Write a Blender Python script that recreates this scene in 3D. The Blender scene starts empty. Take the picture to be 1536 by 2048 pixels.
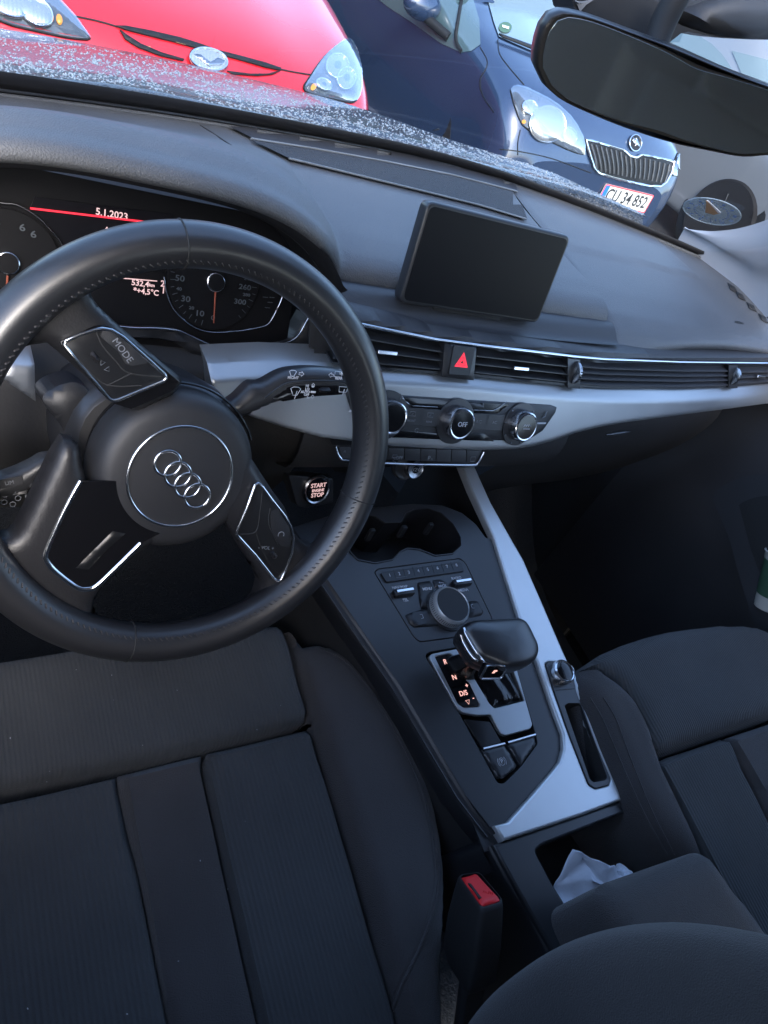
import bpy, bmesh, math, random
import numpy as np
from mathutils import Vector, Matrix
from mathutils.bvhtree import BVHTree
random.seed(7); np.random.seed(7)
sc = bpy.context.scene
COL = sc.collection
R = math.radians

# ------------------------------------------------------------------ camera (solved from the photograph)
CAM = np.array([-0.57901, -0.42705, 1.29687])
FPX = 1471.72
CM = np.array([[0.8310725892, -0.3961998886, 0.3903126949],
               [-0.0351494756, -0.7378081173, -0.6740947236],
               [0.5550521289, 0.5465023607, -0.6270983207]])
def ray(x, y):
    return np.array([(x - 768) / FPX, (y - 1024) / FPX, 1.0]) @ CM
def hitp(px, n, d):
    r = ray(*px); t = (d - np.dot(n, CAM)) / np.dot(n, r)
    return CAM + t * r
def Py(px, y): return hitp(px, np.array([0, 1., 0]), y)
def Px(px, x): return hitp(px, np.array([1., 0, 0]), x)
def Pz(px, z): return hitp(px, np.array([0, 0, 1.]), z)

class Fr:
    """flat working plane: origin, two axes, normal towards the viewer"""
    def __init__(s, o, u, v):
        s.o = np.array(o, float); s.u = np.array(u, float) / np.linalg.norm(u)
        v = np.array(v, float); v = v - s.u * np.dot(v, s.u); s.v = v / np.linalg.norm(v)
        s.n = np.cross(s.u, s.v)
    def p(s, a, b, h=0.): return s.o + s.u * a + s.v * b + s.n * h
    def px(s, q, h=0.):
        P = hitp(q, s.n, np.dot(s.n, s.o) + h) - s.o
        return (float(P @ s.u), float(P @ s.v))
    def loop(s, qs, h=0.): return [s.px(q, h) for q in qs]
    def up(s, h): return Fr(s.o + s.n * h, s.u, s.v)
    def at(s, a, b, h=0., rot=0.):
        c, k = math.cos(rot), math.sin(rot)
        return Fr(s.p(a, b, h), s.u * c + s.v * k, -s.u * k + s.v * c)
def zoomer(x0, y0, k): return lambda *pts: [(x0 + a * k, y0 + b * k) for a, b in pts]
K3 = zoomer(0, 350, .4557); K4 = zoomer(600, 380, .6094); K5 = zoomer(0, 640, .5208)
KA = zoomer(560, 850, .3255); KB = zoomer(800, 1200, .3255); KC = zoomer(860, 1560, .4401)
K1 = zoomer(0, 0, .5); K2 = zoomer(768, 0, .5); KM = zoomer(1100, 0, .2839); KS = zoomer(1000, 150, .349)
KR = zoomer(1250, 430, .1862); KD = zoomer(600, 0, .3255); KP = zoomer(1000, 850, .349)

# ------------------------------------------------------------------ object helpers
def wloc(o):
    v = Vector((0, 0, 0))
    while o is not None: v += o.location; o = o.parent
    return v
def thing(name, label, cat, loc=(0, 0, 0), group=None):
    o = bpy.data.objects.new(name, None); COL.objects.link(o); o.location = loc
    o.empty_display_size = .05
    o['label'] = label; o['category'] = cat
    if group: o['group'] = group
    return o
def tag(o, label, cat, group=None):
    o['label'] = label; o['category'] = cat
    if group: o['group'] = group
    return o
def link(name, me, mat, parent=None, smooth=True, label=None):
    o = bpy.data.objects.new(name, me); COL.objects.link(o)
    if parent is not None:
        me.transform(Matrix.Translation(-wloc(parent))); o.parent = parent
    if mat is not None and not me.materials: me.materials.append(mat)
    if smooth: me.polygons.foreach_set('use_smooth', [True] * len(me.polygons))
    if label: o['label'] = label
    me.update()
    return o
def mesh(name, vs, fs, mat, parent=None, smooth=True, label=None, sharp=None):
    me = bpy.data.meshes.new(name); me.from_pydata([tuple(map(float, v)) for v in vs], [], fs)
    me.validate(); o = link(name, me, mat, parent, smooth, label)
    if sharp: me.set_sharp_from_angle(angle=R(sharp))
    return o
def frm(bm, name, mat, parent=None, smooth=True, label=None, sharp=None):
    me = bpy.data.meshes.new(name); bm.to_mesh(me); bm.free()
    o = link(name, me, mat, parent, smooth, label)
    if sharp: me.set_sharp_from_angle(angle=R(sharp))
    return o
def cr(pts, n, closed=False):
    """Catmull-Rom through pts, n samples per span"""
    P = np.array(pts, float); m = len(P); out = []
    spans = m if closed else m - 1
    for i in range(spans):
        if closed: a, b, c, d = P[(i - 1) % m], P[i], P[(i + 1) % m], P[(i + 2) % m]
        else:
            b, c = P[i], P[i + 1]; a = P[i - 1] if i else 2 * b - c; d = P[i + 2] if i + 2 < m else 2 * c - b
        for k in range(n):
            t = k / n
            out.append(.5 * ((2 * b) + (c - a) * t + (2 * a - 5 * b + 4 * c - d) * t * t + (3 * b - a - 3 * c + d) * t ** 3))
    if not closed: out.append(P[-1])
    return np.array(out)
def resample(pts, n, closed=False):
    P = np.array(pts, float)
    if closed: P = np.vstack([P, P[:1]])
    d = np.r_[0, np.cumsum(np.linalg.norm(np.diff(P, axis=0), axis=1))]
    t = np.linspace(0, d[-1], n + (1 if closed else 0))
    Q = np.stack([np.interp(t, d, P[:, k]) for k in range(P.shape[1])], 1)
    return Q[:-1] if closed else Q
def fillet(pts, r, n=5):
    """round the corners of a closed 2D outline"""
    P = [np.array(p, float) for p in pts]; m = len(P); out = []
    for i in range(m):
        a, b, c = P[i - 1], P[i], P[(i + 1) % m]
        ri = r[i] if isinstance(r, (list, tuple)) else r
        la, lc = np.linalg.norm(a - b), np.linalg.norm(c - b)
        k = min(ri, la * .45, lc * .45)
        p, q = b + (a - b) / la * k, b + (c - b) / lc * k
        for j in range(n + 1):
            t = j / n; out.append((1 - t) ** 2 * p + 2 * t * (1 - t) * b + t * t * q)
    return [tuple(map(float, x)) for x in out]
def surf(rows, nu, nv, name, mat, parent=None, th=0, label=None, flip=False):
    """smooth sheet through a grid of control points"""
    A = np.array([cr(r, nu) for r in rows]); B = np.stack([cr(A[:, j], nv) for j in range(A.shape[1])], 1)
    return sheet(B, name, mat, parent, th, label, flip)
def sheet(B, name, mat, parent=None, th=0, label=None, flip=False, sharp=None, closeu=False):
    m, n = B.shape[:2]; vs = B.reshape(-1, 3); fs = []
    for i in range(m - 1):
        for j in range(n if closeu else n - 1):
            k = (j + 1) % n
            q = (i * n + j, i * n + k, (i + 1) * n + k, (i + 1) * n + j); fs.append(q[::-1] if flip else q)
    o = mesh(name, vs, fs, mat, parent, True, label, sharp)
    if th:
        s = o.modifiers.new('t', 'SOLIDIFY'); s.thickness = th; s.offset = -1; s.use_even_offset = False
    return o
def _clip(P, ax, c, keep_less):
    """keep the part of a polygon on one side of an axis line"""
    out = []; n = len(P)
    for i in range(n):
        a, b = P[i - 1], P[i]; ia = (a[ax] <= c) if keep_less else (a[ax] >= c); ib = (b[ax] <= c) if keep_less else (b[ax] >= c)
        if ia != ib:
            t = (c - a[ax]) / (b[ax] - a[ax]); q = [a[0] + (b[0] - a[0]) * t, a[1] + (b[1] - a[1]) * t]; q[ax] = c; out.append(tuple(q))
        if ib: out.append(b)
    return out
def gridpoly(loop, cell):
    """polygon cut into a fine grid that keeps its outline"""
    P = [(float(x), float(y)) for x, y in loop]; xs = [p[0] for p in P]; ys = [p[1] for p in P]
    nx = max(1, int((max(xs) - min(xs)) / cell)); ny = max(1, int((max(ys) - min(ys)) / cell))
    gx = np.linspace(min(xs), max(xs), nx + 1); gy = np.linspace(min(ys), max(ys), ny + 1); eps = 1e-5 * cell; amin = 1e-4 * cell * cell
    bm = bmesh.new(); V = {}
    def vert(p):
        k = (round(p[0] / (cell * 1e-3)), round(p[1] / (cell * 1e-3)))
        if k not in V: V[k] = bm.verts.new((p[0], p[1], 0))
        return V[k]
    for i in range(nx):
        S = P if i == 0 else _clip(P, 0, gx[i], False)
        if i < nx - 1: S = _clip(S, 0, gx[i + 1], True)
        if len(S) < 3: continue
        for j in range(ny):
            Q = S if j == 0 else _clip(S, 1, gy[j], False)
            if j < ny - 1 and len(Q) > 2: Q = _clip(Q, 1, gy[j + 1], True)
            if len(Q) < 3: continue
            ar = .5 * abs(sum(Q[k - 1][0] * Q[k][1] - Q[k][0] * Q[k - 1][1] for k in range(len(Q))))
            if ar < amin: continue
            vs = []
            for p in Q:
                v = vert(p)
                if v not in vs: vs.append(v)
            if len(vs) > 2:
                try: bm.faces.new(vs)
                except ValueError: pass
    return bm
def dist2(P, line, closed=True):
    A = np.array(line, float); B = np.roll(A, -1, 0) if closed else A[1:]
    if not closed: A = A[:-1]
    D = B - A; L = (D ** 2).sum(1) + 1e-12
    best = np.full(len(P), 1e9)
    for a, d, l in zip(A, D, L):
        t = np.clip(((P - a) @ d) / l, 0, 1); q = a + t[:, None] * d
        best = np.minimum(best, np.hypot(*(P - q).T))
    return best
def rnd(d, r): x = np.clip(1 - d / r, 0, 1); return 1 - np.sqrt(np.clip(1 - x * x, 0, 1))   # 1 at the rim, 0 inside
def pillow(name, loop, fr, mat, parent=None, h=.004, r=.006, cell=.006, base=None, edges=None, label=None, skirt=0., dome=0., drop=None):
    """upholstered / moulded pad: outline in the frame, edges rolling down by h over r; base(a,b) adds relief"""
    bm = gridpoly(loop, cell); P = np.array([v.co[:2] for v in bm.verts])
    if edges is None: H = h - (h if drop is None else drop) * rnd(dist2(P, loop), r)
    else:
        H = np.full(len(P), float(h))
        for ln, rr, dr in edges: H -= dr * rnd(dist2(P, ln, False), rr)
    if dome:
        c = P.mean(0); w = np.abs(P - c).max(0); H += dome * np.clip(1 - (((P - c) / w) ** 2).sum(1), -1, 1)
    if base is not None: H = H + base(P[:, 0], P[:, 1])
    for v, (a, b), hh in zip(bm.verts, P, H): v.co = Vector(fr.p(a, b, hh))
    if skirt:
        e = [x for x in bm.edges if len(x.link_faces) == 1]
        ret = bmesh.ops.extrude_edge_only(bm, edges=e)
        for v in [g for g in ret['geom'] if isinstance(g, bmesh.types.BMVert)]: v.co -= Vector(fr.n * skirt)
    bmesh.ops.recalc_face_normals(bm, faces=bm.faces[:])
    return frm(bm, name, mat, parent, True, label, 50)
def curve_mesh(cd, fr):
    ob = bpy.data.objects.new('tmp', cd); COL.objects.link(ob)
    dg = bpy.context.evaluated_depsgraph_get(); dg.update()
    me = bpy.data.meshes.new_from_object(ob.evaluated_get(dg)); bpy.data.objects.remove(ob)
    m = Matrix(((fr.u[0], fr.v[0], fr.n[0], fr.o[0]), (fr.u[1], fr.v[1], fr.n[1], fr.o[1]), (fr.u[2], fr.v[2], fr.n[2], fr.o[2]), (0, 0, 0, 1)))
    me.transform(m); return me
def plate(name, loops, fr, mat, parent=None, th=.002, bev=.0004, h=0., label=None):
    """flat bevelled plate (inner loops are holes); its top lies at height h over the frame"""
    if isinstance(loops[0][0], (int, float)): loops = [loops]
    cd = bpy.data.curves.new(name, 'CURVE'); cd.dimensions = '2D'; cd.fill_mode = 'BOTH'
    for lp in loops:
        s = cd.splines.new('POLY'); s.points.add(len(lp) - 1); s.use_cyclic_u = True
        for q, (x, y) in zip(s.points, lp): q.co = (x, y, 0, 1)
    cd.extrude = max(th / 2 - bev, 1e-5); cd.bevel_depth = bev; cd.bevel_resolution = 2; cd.offset = -bev
    me = curve_mesh(cd, fr.up(h - th / 2)); bpy.data.curves.remove(cd); me.materials.clear()
    o = link(name, me, mat, parent, True, label); me.set_sharp_from_angle(angle=R(35)); return o
def text(name, s, fr, size, mat, parent=None, th=.0002, bold=0., spacing=1., align='CENTER', sx=1.):
    cd = bpy.data.curves.new(name, 'FONT'); cd.body = s; cd.size = size; cd.align_x = align; cd.align_y = 'CENTER'
    cd.extrude = th; cd.offset = bold; cd.space_character = spacing; cd.resolution_u = 3
    me = curve_mesh(cd, Fr(fr.o, fr.u, fr.v)) if sx == 1 else None
    if me is None:
        me = curve_mesh(cd, Fr((0, 0, 0), (1, 0, 0), (0, 1, 0)))
        for v in me.vertices: v.co = Vector(fr.p(v.co.x * sx, v.co.y, v.co.z))
    bpy.data.curves.remove(cd); me.materials.clear()
    return link(name, me, mat, parent, False)
def tube(name, path, r, mat, parent=None, closed=False, seg=8, flat=1., up=None, label=None, caps=True):
    P = np.array(path, float); n = len(P); vs = []; fs = []
    T = (np.roll(P, -1, 0) - np.roll(P, 1, 0)) if closed else np.gradient(P, axis=0)
    T /= np.linalg.norm(T, axis=1)[:, None] + 1e-12
    N = np.array(up, float) if up is not None else np.array([0, 0, 1.])
    for i in range(n):
        b = np.cross(T[i], N); 
        if np.linalg.norm(b) < 1e-4: b = np.cross(T[i], [1, 0, 0.1])
        b /= np.linalg.norm(b); c = np.cross(b, T[i])
        if up is None: N = c
        rr = r[i] if hasattr(r, '__len__') else r
        for k in range(seg):
            a = 2 * math.pi * k / seg; vs.append(P[i] + b * math.cos(a) * rr + c * math.sin(a) * rr * flat)
    for i in range(n if closed else n - 1):
        for k in range(seg):
            j = (i + 1) % n; l = (k + 1) % seg
            fs.append((i * seg + k, i * seg + l, j * seg + l, j * seg + k))
    if not closed and caps: fs += [tuple(range(seg))[::-1], tuple((n - 1) * seg + k for k in range(seg))]
    return mesh(name, vs, fs, mat, parent, True, label, 60)
def lathe(name, prof, fr, mat, parent=None, seg=48, label=None, ell=1., sharp=40, cap=True):
    """profile of (radius, height) pairs turned about the frame's normal"""
    vs = []; fs = []
    for r, h in prof:
        for k in range(seg):
            a = 2 * math.pi * k / seg; vs.append(fr.p(r * math.cos(a), r * math.sin(a) * ell, h))
    for i in range(len(prof) - 1):
        for k in range(seg):
            l = (k + 1) % seg; fs.append((i * seg + k, i * seg + l, (i + 1) * seg + l, (i + 1) * seg + k))
    if prof[0][0] > 1e-6: fs.append(tuple(range(seg))[::-1])
    if cap: fs.append(tuple((len(prof) - 1) * seg + k for k in range(seg)))
    return mesh(name, vs, fs, mat, parent, True, label, sharp)
def box(name, c, s, mat, parent=None, bev=.002, rot=None, label=None, seg=2):
    bm = bmesh.new(); bmesh.ops.create_cube(bm, size=1)
    for v in bm.verts: v.co = Vector((v.co.x * s[0], v.co.y * s[1], v.co.z * s[2]))
    if bev: bmesh.ops.bevel(bm, geom=bm.edges[:], offset=bev, segments=seg, affect='EDGES', profile=.5)
    if rot is not None: bm.transform(rot)
    bm.transform(Matrix.Translation(Vector(c)))
    return frm(bm, name, mat, parent, True, label, 40)
def bvh(*obs):
    vs = []; fs = []
    for o in obs:
        k = len(vs); w = wloc(o)
        vs += [v.co + w for v in o.data.vertices]; fs += [tuple(i + k for i in p.vertices) for p in o.data.polygons]
    return BVHTree.FromPolygons(vs, fs)
def decal(name, loop, tree, off, mat, parent=None, cell=14, label=None, th=0., dome=0., r=30.):
    """panel that follows another surface: its outline is carried onto that surface, then lifted by off"""
    bm = gridpoly(loop, cell); P = np.array([v.co[:2] for v in bm.verts]); D = dist2(P, loop)
    bad = []
    for v, (x, y), d in zip(bm.verts, P, D):
        rr = Vector(ray(x, y)).normalized(); h = tree.ray_cast(Vector(CAM), rr)
        if h[0] is None: bad.append(v); continue
        n = h[1] if h[1].dot(rr) < 0 else -h[1]
        v.co = h[0] + n * off - rr * (dome * (1 - float(rnd(np.array([d]), r)[0])))
    if bad: bmesh.ops.delete(bm, geom=bad, context='VERTS')
    o = frm(bm, name, mat, parent, True, label)
    if th: s = o.modifiers.new('t', 'SOLIDIFY'); s.thickness = th; s.offset = 0
    return o
def cast(px, tree, off=0.):
    rr = Vector(ray(*px)).normalized(); h = tree.ray_cast(Vector(CAM), rr)
    if h[0] is None: return None
    n = h[1] if h[1].dot(rr) < 0 else -h[1]
    return np.array(h[0] + n * off)

# ------------------------------------------------------------------ materials
def mat(name, col, rough=.5, metal=0., bump=None, coat=0., spec=.5, emit=None, es=1., var=0., aniso=0., sheen=0.):
    """bump = (kind, scale, strength, distance)"""
    m = bpy.data.materials.new(name); m.use_nodes = True; nt = m.node_tree; b = nt.nodes['Principled BSDF']
    L = nt.links.new; c = (*col, 1)
    b.inputs['Base Color'].default_value = c; b.inputs['Roughness'].default_value = rough; b.inputs['Metallic'].default_value = metal
    b.inputs['Coat Weight'].default_value = coat; b.inputs['Coat Roughness'].default_value = .04
    b.inputs['Specular IOR Level'].default_value = spec
    if aniso: b.inputs['Anisotropic'].default_value = aniso
    if sheen: b.inputs['Sheen Weight'].default_value = sheen; b.inputs['Sheen Roughness'].default_value = .5
    if emit: b.inputs['Emission Color'].default_value = (*emit, 1); b.inputs['Emission Strength'].default_value = es
    tc = nt.nodes.new('ShaderNodeTexCoord')
    if var:
        n = nt.nodes.new('ShaderNodeTexNoise'); n.inputs['Scale'].default_value = 9; n.inputs['Detail'].default_value = 6
        L(tc.outputs['Object'], n.inputs['Vector'])
        mr = nt.nodes.new('ShaderNodeMapRange'); mr.inputs['From Min'].default_value = .3; mr.inputs['From Max'].default_value = .7
        mr.inputs['To Min'].default_value = 1 - var; mr.inputs['To Max'].default_value = 1 + var; L(n.outputs['Fac'], mr.inputs['Value'])
        mx = nt.nodes.new('ShaderNodeVectorMath'); mx.operation = 'SCALE'; mx.inputs[0].default_value = col; L(mr.outputs[0], mx.inputs['Scale'])
        L(mx.outputs[0], b.inputs['Base Color'])
        mr2 = nt.nodes.new('ShaderNodeMapRange'); mr2.inputs['To Min'].default_value = rough - .08; mr2.inputs['To Max'].default_value = min(1, rough + .08)
        L(n.outputs['Fac'], mr2.inputs['Value']); L(mr2.outputs[0], b.inputs['Roughness'])
    if bump:
        hs = []
        for kind, s, st, d in (bump if isinstance(bump, list) else [bump]):
            bu = nt.nodes.new('ShaderNodeBump'); bu.inputs['Strength'].default_value = st; bu.inputs['Distance'].default_value = d
            if kind == 'noise':
                t = nt.nodes.new('ShaderNodeTexNoise'); t.inputs['Scale'].default_value = s; t.inputs['Detail'].default_value = 3; o = t.outputs['Fac']
                L(tc.outputs['Object'], t.inputs['Vector'])
            elif kind == 'vor':
                t = nt.nodes.new('ShaderNodeTexVoronoi'); t.inputs['Scale'].default_value = s; o = t.outputs['Distance']; L(tc.outputs['Object'], t.inputs['Vector'])
            elif kind in ('ribx', 'ribd', 'ribz'):
                t = nt.nodes.new('ShaderNodeTexWave'); t.wave_type = 'BANDS'; t.bands_direction = {'ribx': 'X', 'ribd': 'DIAGONAL', 'ribz': 'Z'}[kind]
                t.inputs['Scale'].default_value = s; t.inputs['Distortion'].default_value = .35; t.inputs['Detail'].default_value = 2
                t.inputs['Detail Scale'].default_value = 2; o = t.outputs['Fac']; L(tc.outputs['Object'], t.inputs['Vector'])
            L(o, bu.inputs['Height'])
            if hs: L(hs[-1].outputs[0], bu.inputs['Normal'])
            hs.append(bu)
        L(hs[-1].outputs[0], b.inputs['Normal'])
    return m
M = {}
M['pad'] = mat('soft_dash_skin', (.095, .097, .102), .52, bump=[('vor', 620, .5, .0009), ('noise', 40, .05, .001)], var=.10, spec=.5)
M['pad_dark'] = mat('dark_dash_skin', (.034, .034, .038), .55, bump=('vor', 900, .3, .0006), var=.08)
M['plastic'] = mat('black_plastic', (.018, .019, .022), .42, bump=('vor', 1400, .2, .0004), var=.1)
M['plastic2'] = mat('satin_black_plastic', (.026, .027, .030), .33, bump=('noise', 300, .06, .0006), var=.12)
M['deep'] = mat('matt_black_plastic', (.018, .018, .019), .7, bump=('noise', 300, .2, .001))
M['gloss'] = mat('piano_black', (.006, .006, .007), .12, spec=.4)
M['screen'] = mat('dark_screen_glass', (.006, .006, .008), .35, spec=.12)
M['leather'] = mat('black_leather', (.015, .015, .017), .40, bump=[('vor', 520, .14, .0005), ('noise', 60, .06, .001)], var=.12, spec=.5)
M['leather_s'] = mat('smooth_black_leather', (.016, .0165, .019), .36, bump=[('vor', 700, .07, .0004), ('noise', 45, .04, .001)], var=.06, spec=.85)
M['airbag'] = mat('moulded_airbag_cover', (.020, .0205, .023), .5, bump=('vor', 900, .1, .0004), spec=.45)
M['stitch'] = mat('dark_thread', (.035, .033, .034), .7)
M['silver'] = mat('brushed_aluminium', (.37, .385, .395), .38, .75, bump=[('noise', 500, .08, .0004), ('ribd', 90, .03, .0003)], var=.05, aniso=.4)
M['silverB'] = mat('satin_aluminium', (.62, .645, .66), .40, .62, bump=('noise', 600, .12, .0004), var=.06)
M['chrome'] = mat('satin_chrome', (.72, .74, .77), .18, 1.)
M['chromeD'] = mat('dark_chrome', (.35, .36, .38), .25, 1.)
M['fabric'] = mat('ribbed_seat_cloth', (.050, .052, .054), .9, bump=[('ribx', 76, .42, .0014), ('noise', 700, .5, .0012)], var=.13, spec=.2, sheen=.12)
M['fabricw'] = mat('wide_ribbed_seat_cloth', (.050, .052, .054), .9, bump=[('ribx', 64, .45, .0016), ('noise', 700, .5, .0012)], var=.13, spec=.2, sheen=.12)
M['cloth'] = mat('plain_seat_cloth', (.050, .047, .048), .92, bump=[('noise', 900, .8, .0012), ('noise', 30, .1, .003)], var=.13, spec=.2, sheen=.2)
M['carpet'] = mat('black_carpet', (.028, .030, .033), .98, bump=('noise', 350, 1., .004), spec=.1)
M['lint'] = mat('grey_foam_mat', (.10, .115, .13), .9, bump=('noise', 200, .8, .003), var=.2)
M['headliner'] = mat('grey_headliner', (.50, .50, .50), .9, bump=('noise', 500, .3, .001))
M['pillar'] = mat('grey_pillar_trim', (.33, .34, .37), .6, bump=('noise', 500, .2, .0006))
M['rubber'] = mat('rubber_seal', (.012, .011, .012), .45, bump=('noise', 80, .1, .002))
M['white'] = mat('white_print', (.55, .56, .60), .6)
M['grey'] = mat('grey_print', (.16, .17, .19), .6)
M['glowW'] = mat('backlit_white', (.4, .3, .3), .5, emit=(1., .62, .60), es=.13)
M['glowO'] = mat('backlit_rose', (.3, .2, .2), .5, emit=(1., .50, .42), es=.2)
M['glowR'] = mat('backlit_red', (.4, .02, .03), .5, emit=(1., .03, .06), es=.22)
M['needle'] = mat('needle_orange', (.25, .05, .02), .5)
M['dial'] = mat('dial_face', (.004, .004, .005), .6, spec=.15)
M['redplastic'] = mat('red_buckle_plastic', (.72, .018, .022), .5, bump=('noise', 120, .1, .001))
M['paper'] = mat('white_tissue_paper', (.62, .66, .74), .9, bump=('noise', 60, .4, .002), spec=.2)
M['mirror'] = mat('rear_mirror_glass', (.50, .56, .58), .06, .82)
M['padk'] = mat('button_plastic', (.010, .0105, .012), .28)
M['cupg'] = mat('green_paper_cup', (.045, .10, .06), .6)
M['cupw'] = mat('cream_paper', (.5, .47, .42), .7)
def glassmat(name, tint=(1, 1, 1), refl=1., rough=0.):
    m = bpy.data.materials.new(name); m.use_nodes = True; nt = m.node_tree; nt.nodes.clear()
    o = nt.nodes.new('ShaderNodeOutputMaterial'); mx = nt.nodes.new('ShaderNodeMixShader')
    t = nt.nodes.new('ShaderNodeBsdfTransparent'); t.inputs[0].default_value = (*tint, 1)
    g = nt.nodes.new('ShaderNodeBsdfGlossy'); g.inputs['Roughness'].default_value = rough
    f = nt.nodes.new('ShaderNodeFresnel'); f.inputs[0].default_value = 1.45
    mu = nt.nodes.new('ShaderNodeMath'); mu.operation = 'MULTIPLY'; mu.inputs[1].default_value = refl
    nt.links.new(f.outputs[0], mu.inputs[0]); nt.links.new(mu.outputs[0], mx.inputs[0])
    nt.links.new(t.outputs[0], mx.inputs[1]); nt.links.new(g.outputs[0], mx.inputs[2]); nt.links.new(mx.outputs[0], o.inputs[0])
    return m
M['glass'] = glassmat('windscreen_glass', (.93, .96, .96), .5)
KL = zoomer(0, 380, .2344); KI = zoomer(300, 520, .2604); KW = zoomer(0, 700, .1953); KH = zoomer(660, 740, .2995); KV = zoomer(1100, 640, .2839)
def smooth(t): t = min(1, max(0, t)); return t * t * (3 - 2 * t)
# ================================================================== DASHBOARD
dash = thing('dashboard', 'dark grey dashboard with a brushed silver band running the whole width under the windscreen', 'dashboard', (0, .3, .75))
def fy(x): return .17 + .052 * smooth((x - .08) / .6)
def FA(q, off=0.):
    """point of the dashboard's front face (gently curved in plan) for an outline point; off > 0 is towards the seats"""
    y = .17
    for _ in range(14): P = Py(q, y - off); y = .5 * y + .5 * (fy(P[0]) - TLT * max(-.01, .925 - P[2]))
    return Py(q, y - off)
TLT = .5
def fascia(name, loop, mt, parent, off=0., cell=10, r=4., drop=.003, skirt=.012, label=None, relief=None):
    bm = gridpoly(loop, cell); P = np.array([v.co[:2] for v in bm.verts]); D = rnd(dist2(P, loop), r) * drop
    for v, q, d in zip(bm.verts, P, D):
        o = off - d + (relief(q) if relief else 0)
        v.co = Vector(FA(tuple(q), 0) + np.array([0, -o, 0]))
    e = [x for x in bm.edges if len(x.link_faces) == 1]
    ret = bmesh.ops.extrude_edge_only(bm, edges=e)
    for v in [g for g in ret['geom'] if isinstance(g, bmesh.types.BMVert)]: v.co.y += skirt
    bmesh.ops.recalc_face_normals(bm, faces=bm.faces[:])
    return frm(bm, name, mt, parent, True, label, 45)
def ffr(q, off=0., tilt=.4636):
    """small flat frame on the front face at an outline point, facing the seats"""
    P = FA(q, 0) + np.array([0, -off * .894, off * .447]); e = .01
    sl = (fy(P[0] + e) - fy(P[0] - e)) / (2 * e)
    return Fr(P, (1, sl, 0), (0, math.sin(tilt), math.cos(tilt)))

# ---- upper pads: height over (x, y)
def seamx(y): return float(np.interp(y, [.19, .25, .33, .42, .5, .6], [.292, .30, .285, .282, .292, .315]))
_yb = cr([(-.90, .26), (-.74, .335), (-.60, .395), (-.47, .45), (-.245, .52), (.065, .592), (.25, .612), (.40, .602), (.535, .575), (.72, .525), (.86, .47), (.95, .44)], 10)
def ybase(x): return float(np.interp(x, _yb[:, 0], _yb[:, 1]))                       # foot of the windscreen
def arch(x):
    w = (x + .385) / .232
    return .950 + .086 * max(0., 1 - abs(w) ** 3.2) ** .8
def zc(x, y):                                                           # plain pad
    return float(np.interp(y, [.2, .235, .262, .30, .42, .62], [.930, .9445, .956, .962, .968, .968]))
def zbin(x, y):
    z = zc(x, y)
    if -.63 < x < -.14: z = max(z, .944 - .014 * smooth((x + .175) / .03) - .014 * smooth((-.60 - x) / .03))
    f = 1 - smooth((y - .21) / (ybase(x) - .235)) * 1.0
    g = max(0., arch(x) - .950)
    return z + g * f + (.008 * math.exp(-((y - .40) / .1) ** 2) * smooth((x + .16) / .05) * 0)
def yfront(x): return .236 - .036 * smooth((-.165 - x) / .05) if x > -.4 else .2 + .036 * smooth((-.60 - x) / .04)
NX, NY = 110, 40
B = np.zeros((NY + 3, NX + 1, 3))
for j in range(NX + 1):
    t = j / NX
    for i in range(NY + 1):
        s = i / NY; x0 = -.735 + t * (.735 + .3); y0 = yfront(x0); y1 = ybase(x0) - .012; y = y0 + (y1 - y0) * s
        x = -.735 + t * (.735 + seamx(y)); y0 = yfront(x); y = y0 + (ybase(x) - .012 - y0) * s
        lip = .010 * rnd(np.array([(y - y0)]), .016)[0]
        B[i + 2, j] = (x, y, zbin(x, y) - lip)
    B[1, j] = B[2, j] + np.array([0, .002, -.007]); B[0, j] = B[1, j] + np.array([0, .010, .001 if -.60 < B[2, j, 0] < -.17 else -.012])
pad1 = sheet(B, 'driver_pad', M['pad'], dash)
# passenger pad (airbag cover)
def zp(x, y): return float(np.interp(y, [.20, .222, .25, .30, .40, .62], [.914, .932, .945, .955, .9665, .966]))
NX = 60; B = np.zeros((NY + 3, NX + 1, 3))
for j in range(NX + 1):
    t = j / NX
    for i in range(NY + 1):
        s = i / NY; xx = .3 + t * .49; y0 = fy(xx) + .010; y = y0 + (ybase(xx) - .012 - y0) * s
        xa = seamx(y) + .004; x = xa + t * (.80 - xa)
        y0 = fy(x) + .010; y1 = ybase(x) - .012; y = y0 + (y1 - y0) * (s ** 1.25)
        e = .003 * rnd(np.array([(x - xa)]), .005)[0] + .004 * rnd(np.array([y - y0]), .008)[0]
        B[i + 2, j] = (x, y, zp(x, y) - e + (.003 * smooth((y - .395) / .006) if x < .66 else 0))
    B[1, j] = B[2, j] + np.array([0, .002, -.006]); B[0, j] = B[1, j] + np.array([0, .012, -.012])
pad2 = sheet(B, 'airbag_cover', M['pad'], dash)
TR = bvh(pad1, pad2)
decal('defroster_strip', [(428, 245), (600, 268), (768, 303), (1028, 368), (1034, 386), (900, 352), (768, 326), (620, 300), (505, 283)], TR, .004, M['pad_dark'], dash)
M['edge'] = mat('pale_moulded_edge', (.16, .165, .17), .5)
M['mesh'] = mat('speaker_mesh', (.034, .033, .036), .7, bump=('vor', 420, 1., .003))
spk = decal('speaker_grille', [(500, 286), (620, 304), (768, 330), (900, 356), (1034, 390), (1052, 442), (1040, 440), (960, 415), (850, 388), (700, 352), (575, 322)], TR, .004, M['mesh'], dash)
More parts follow.
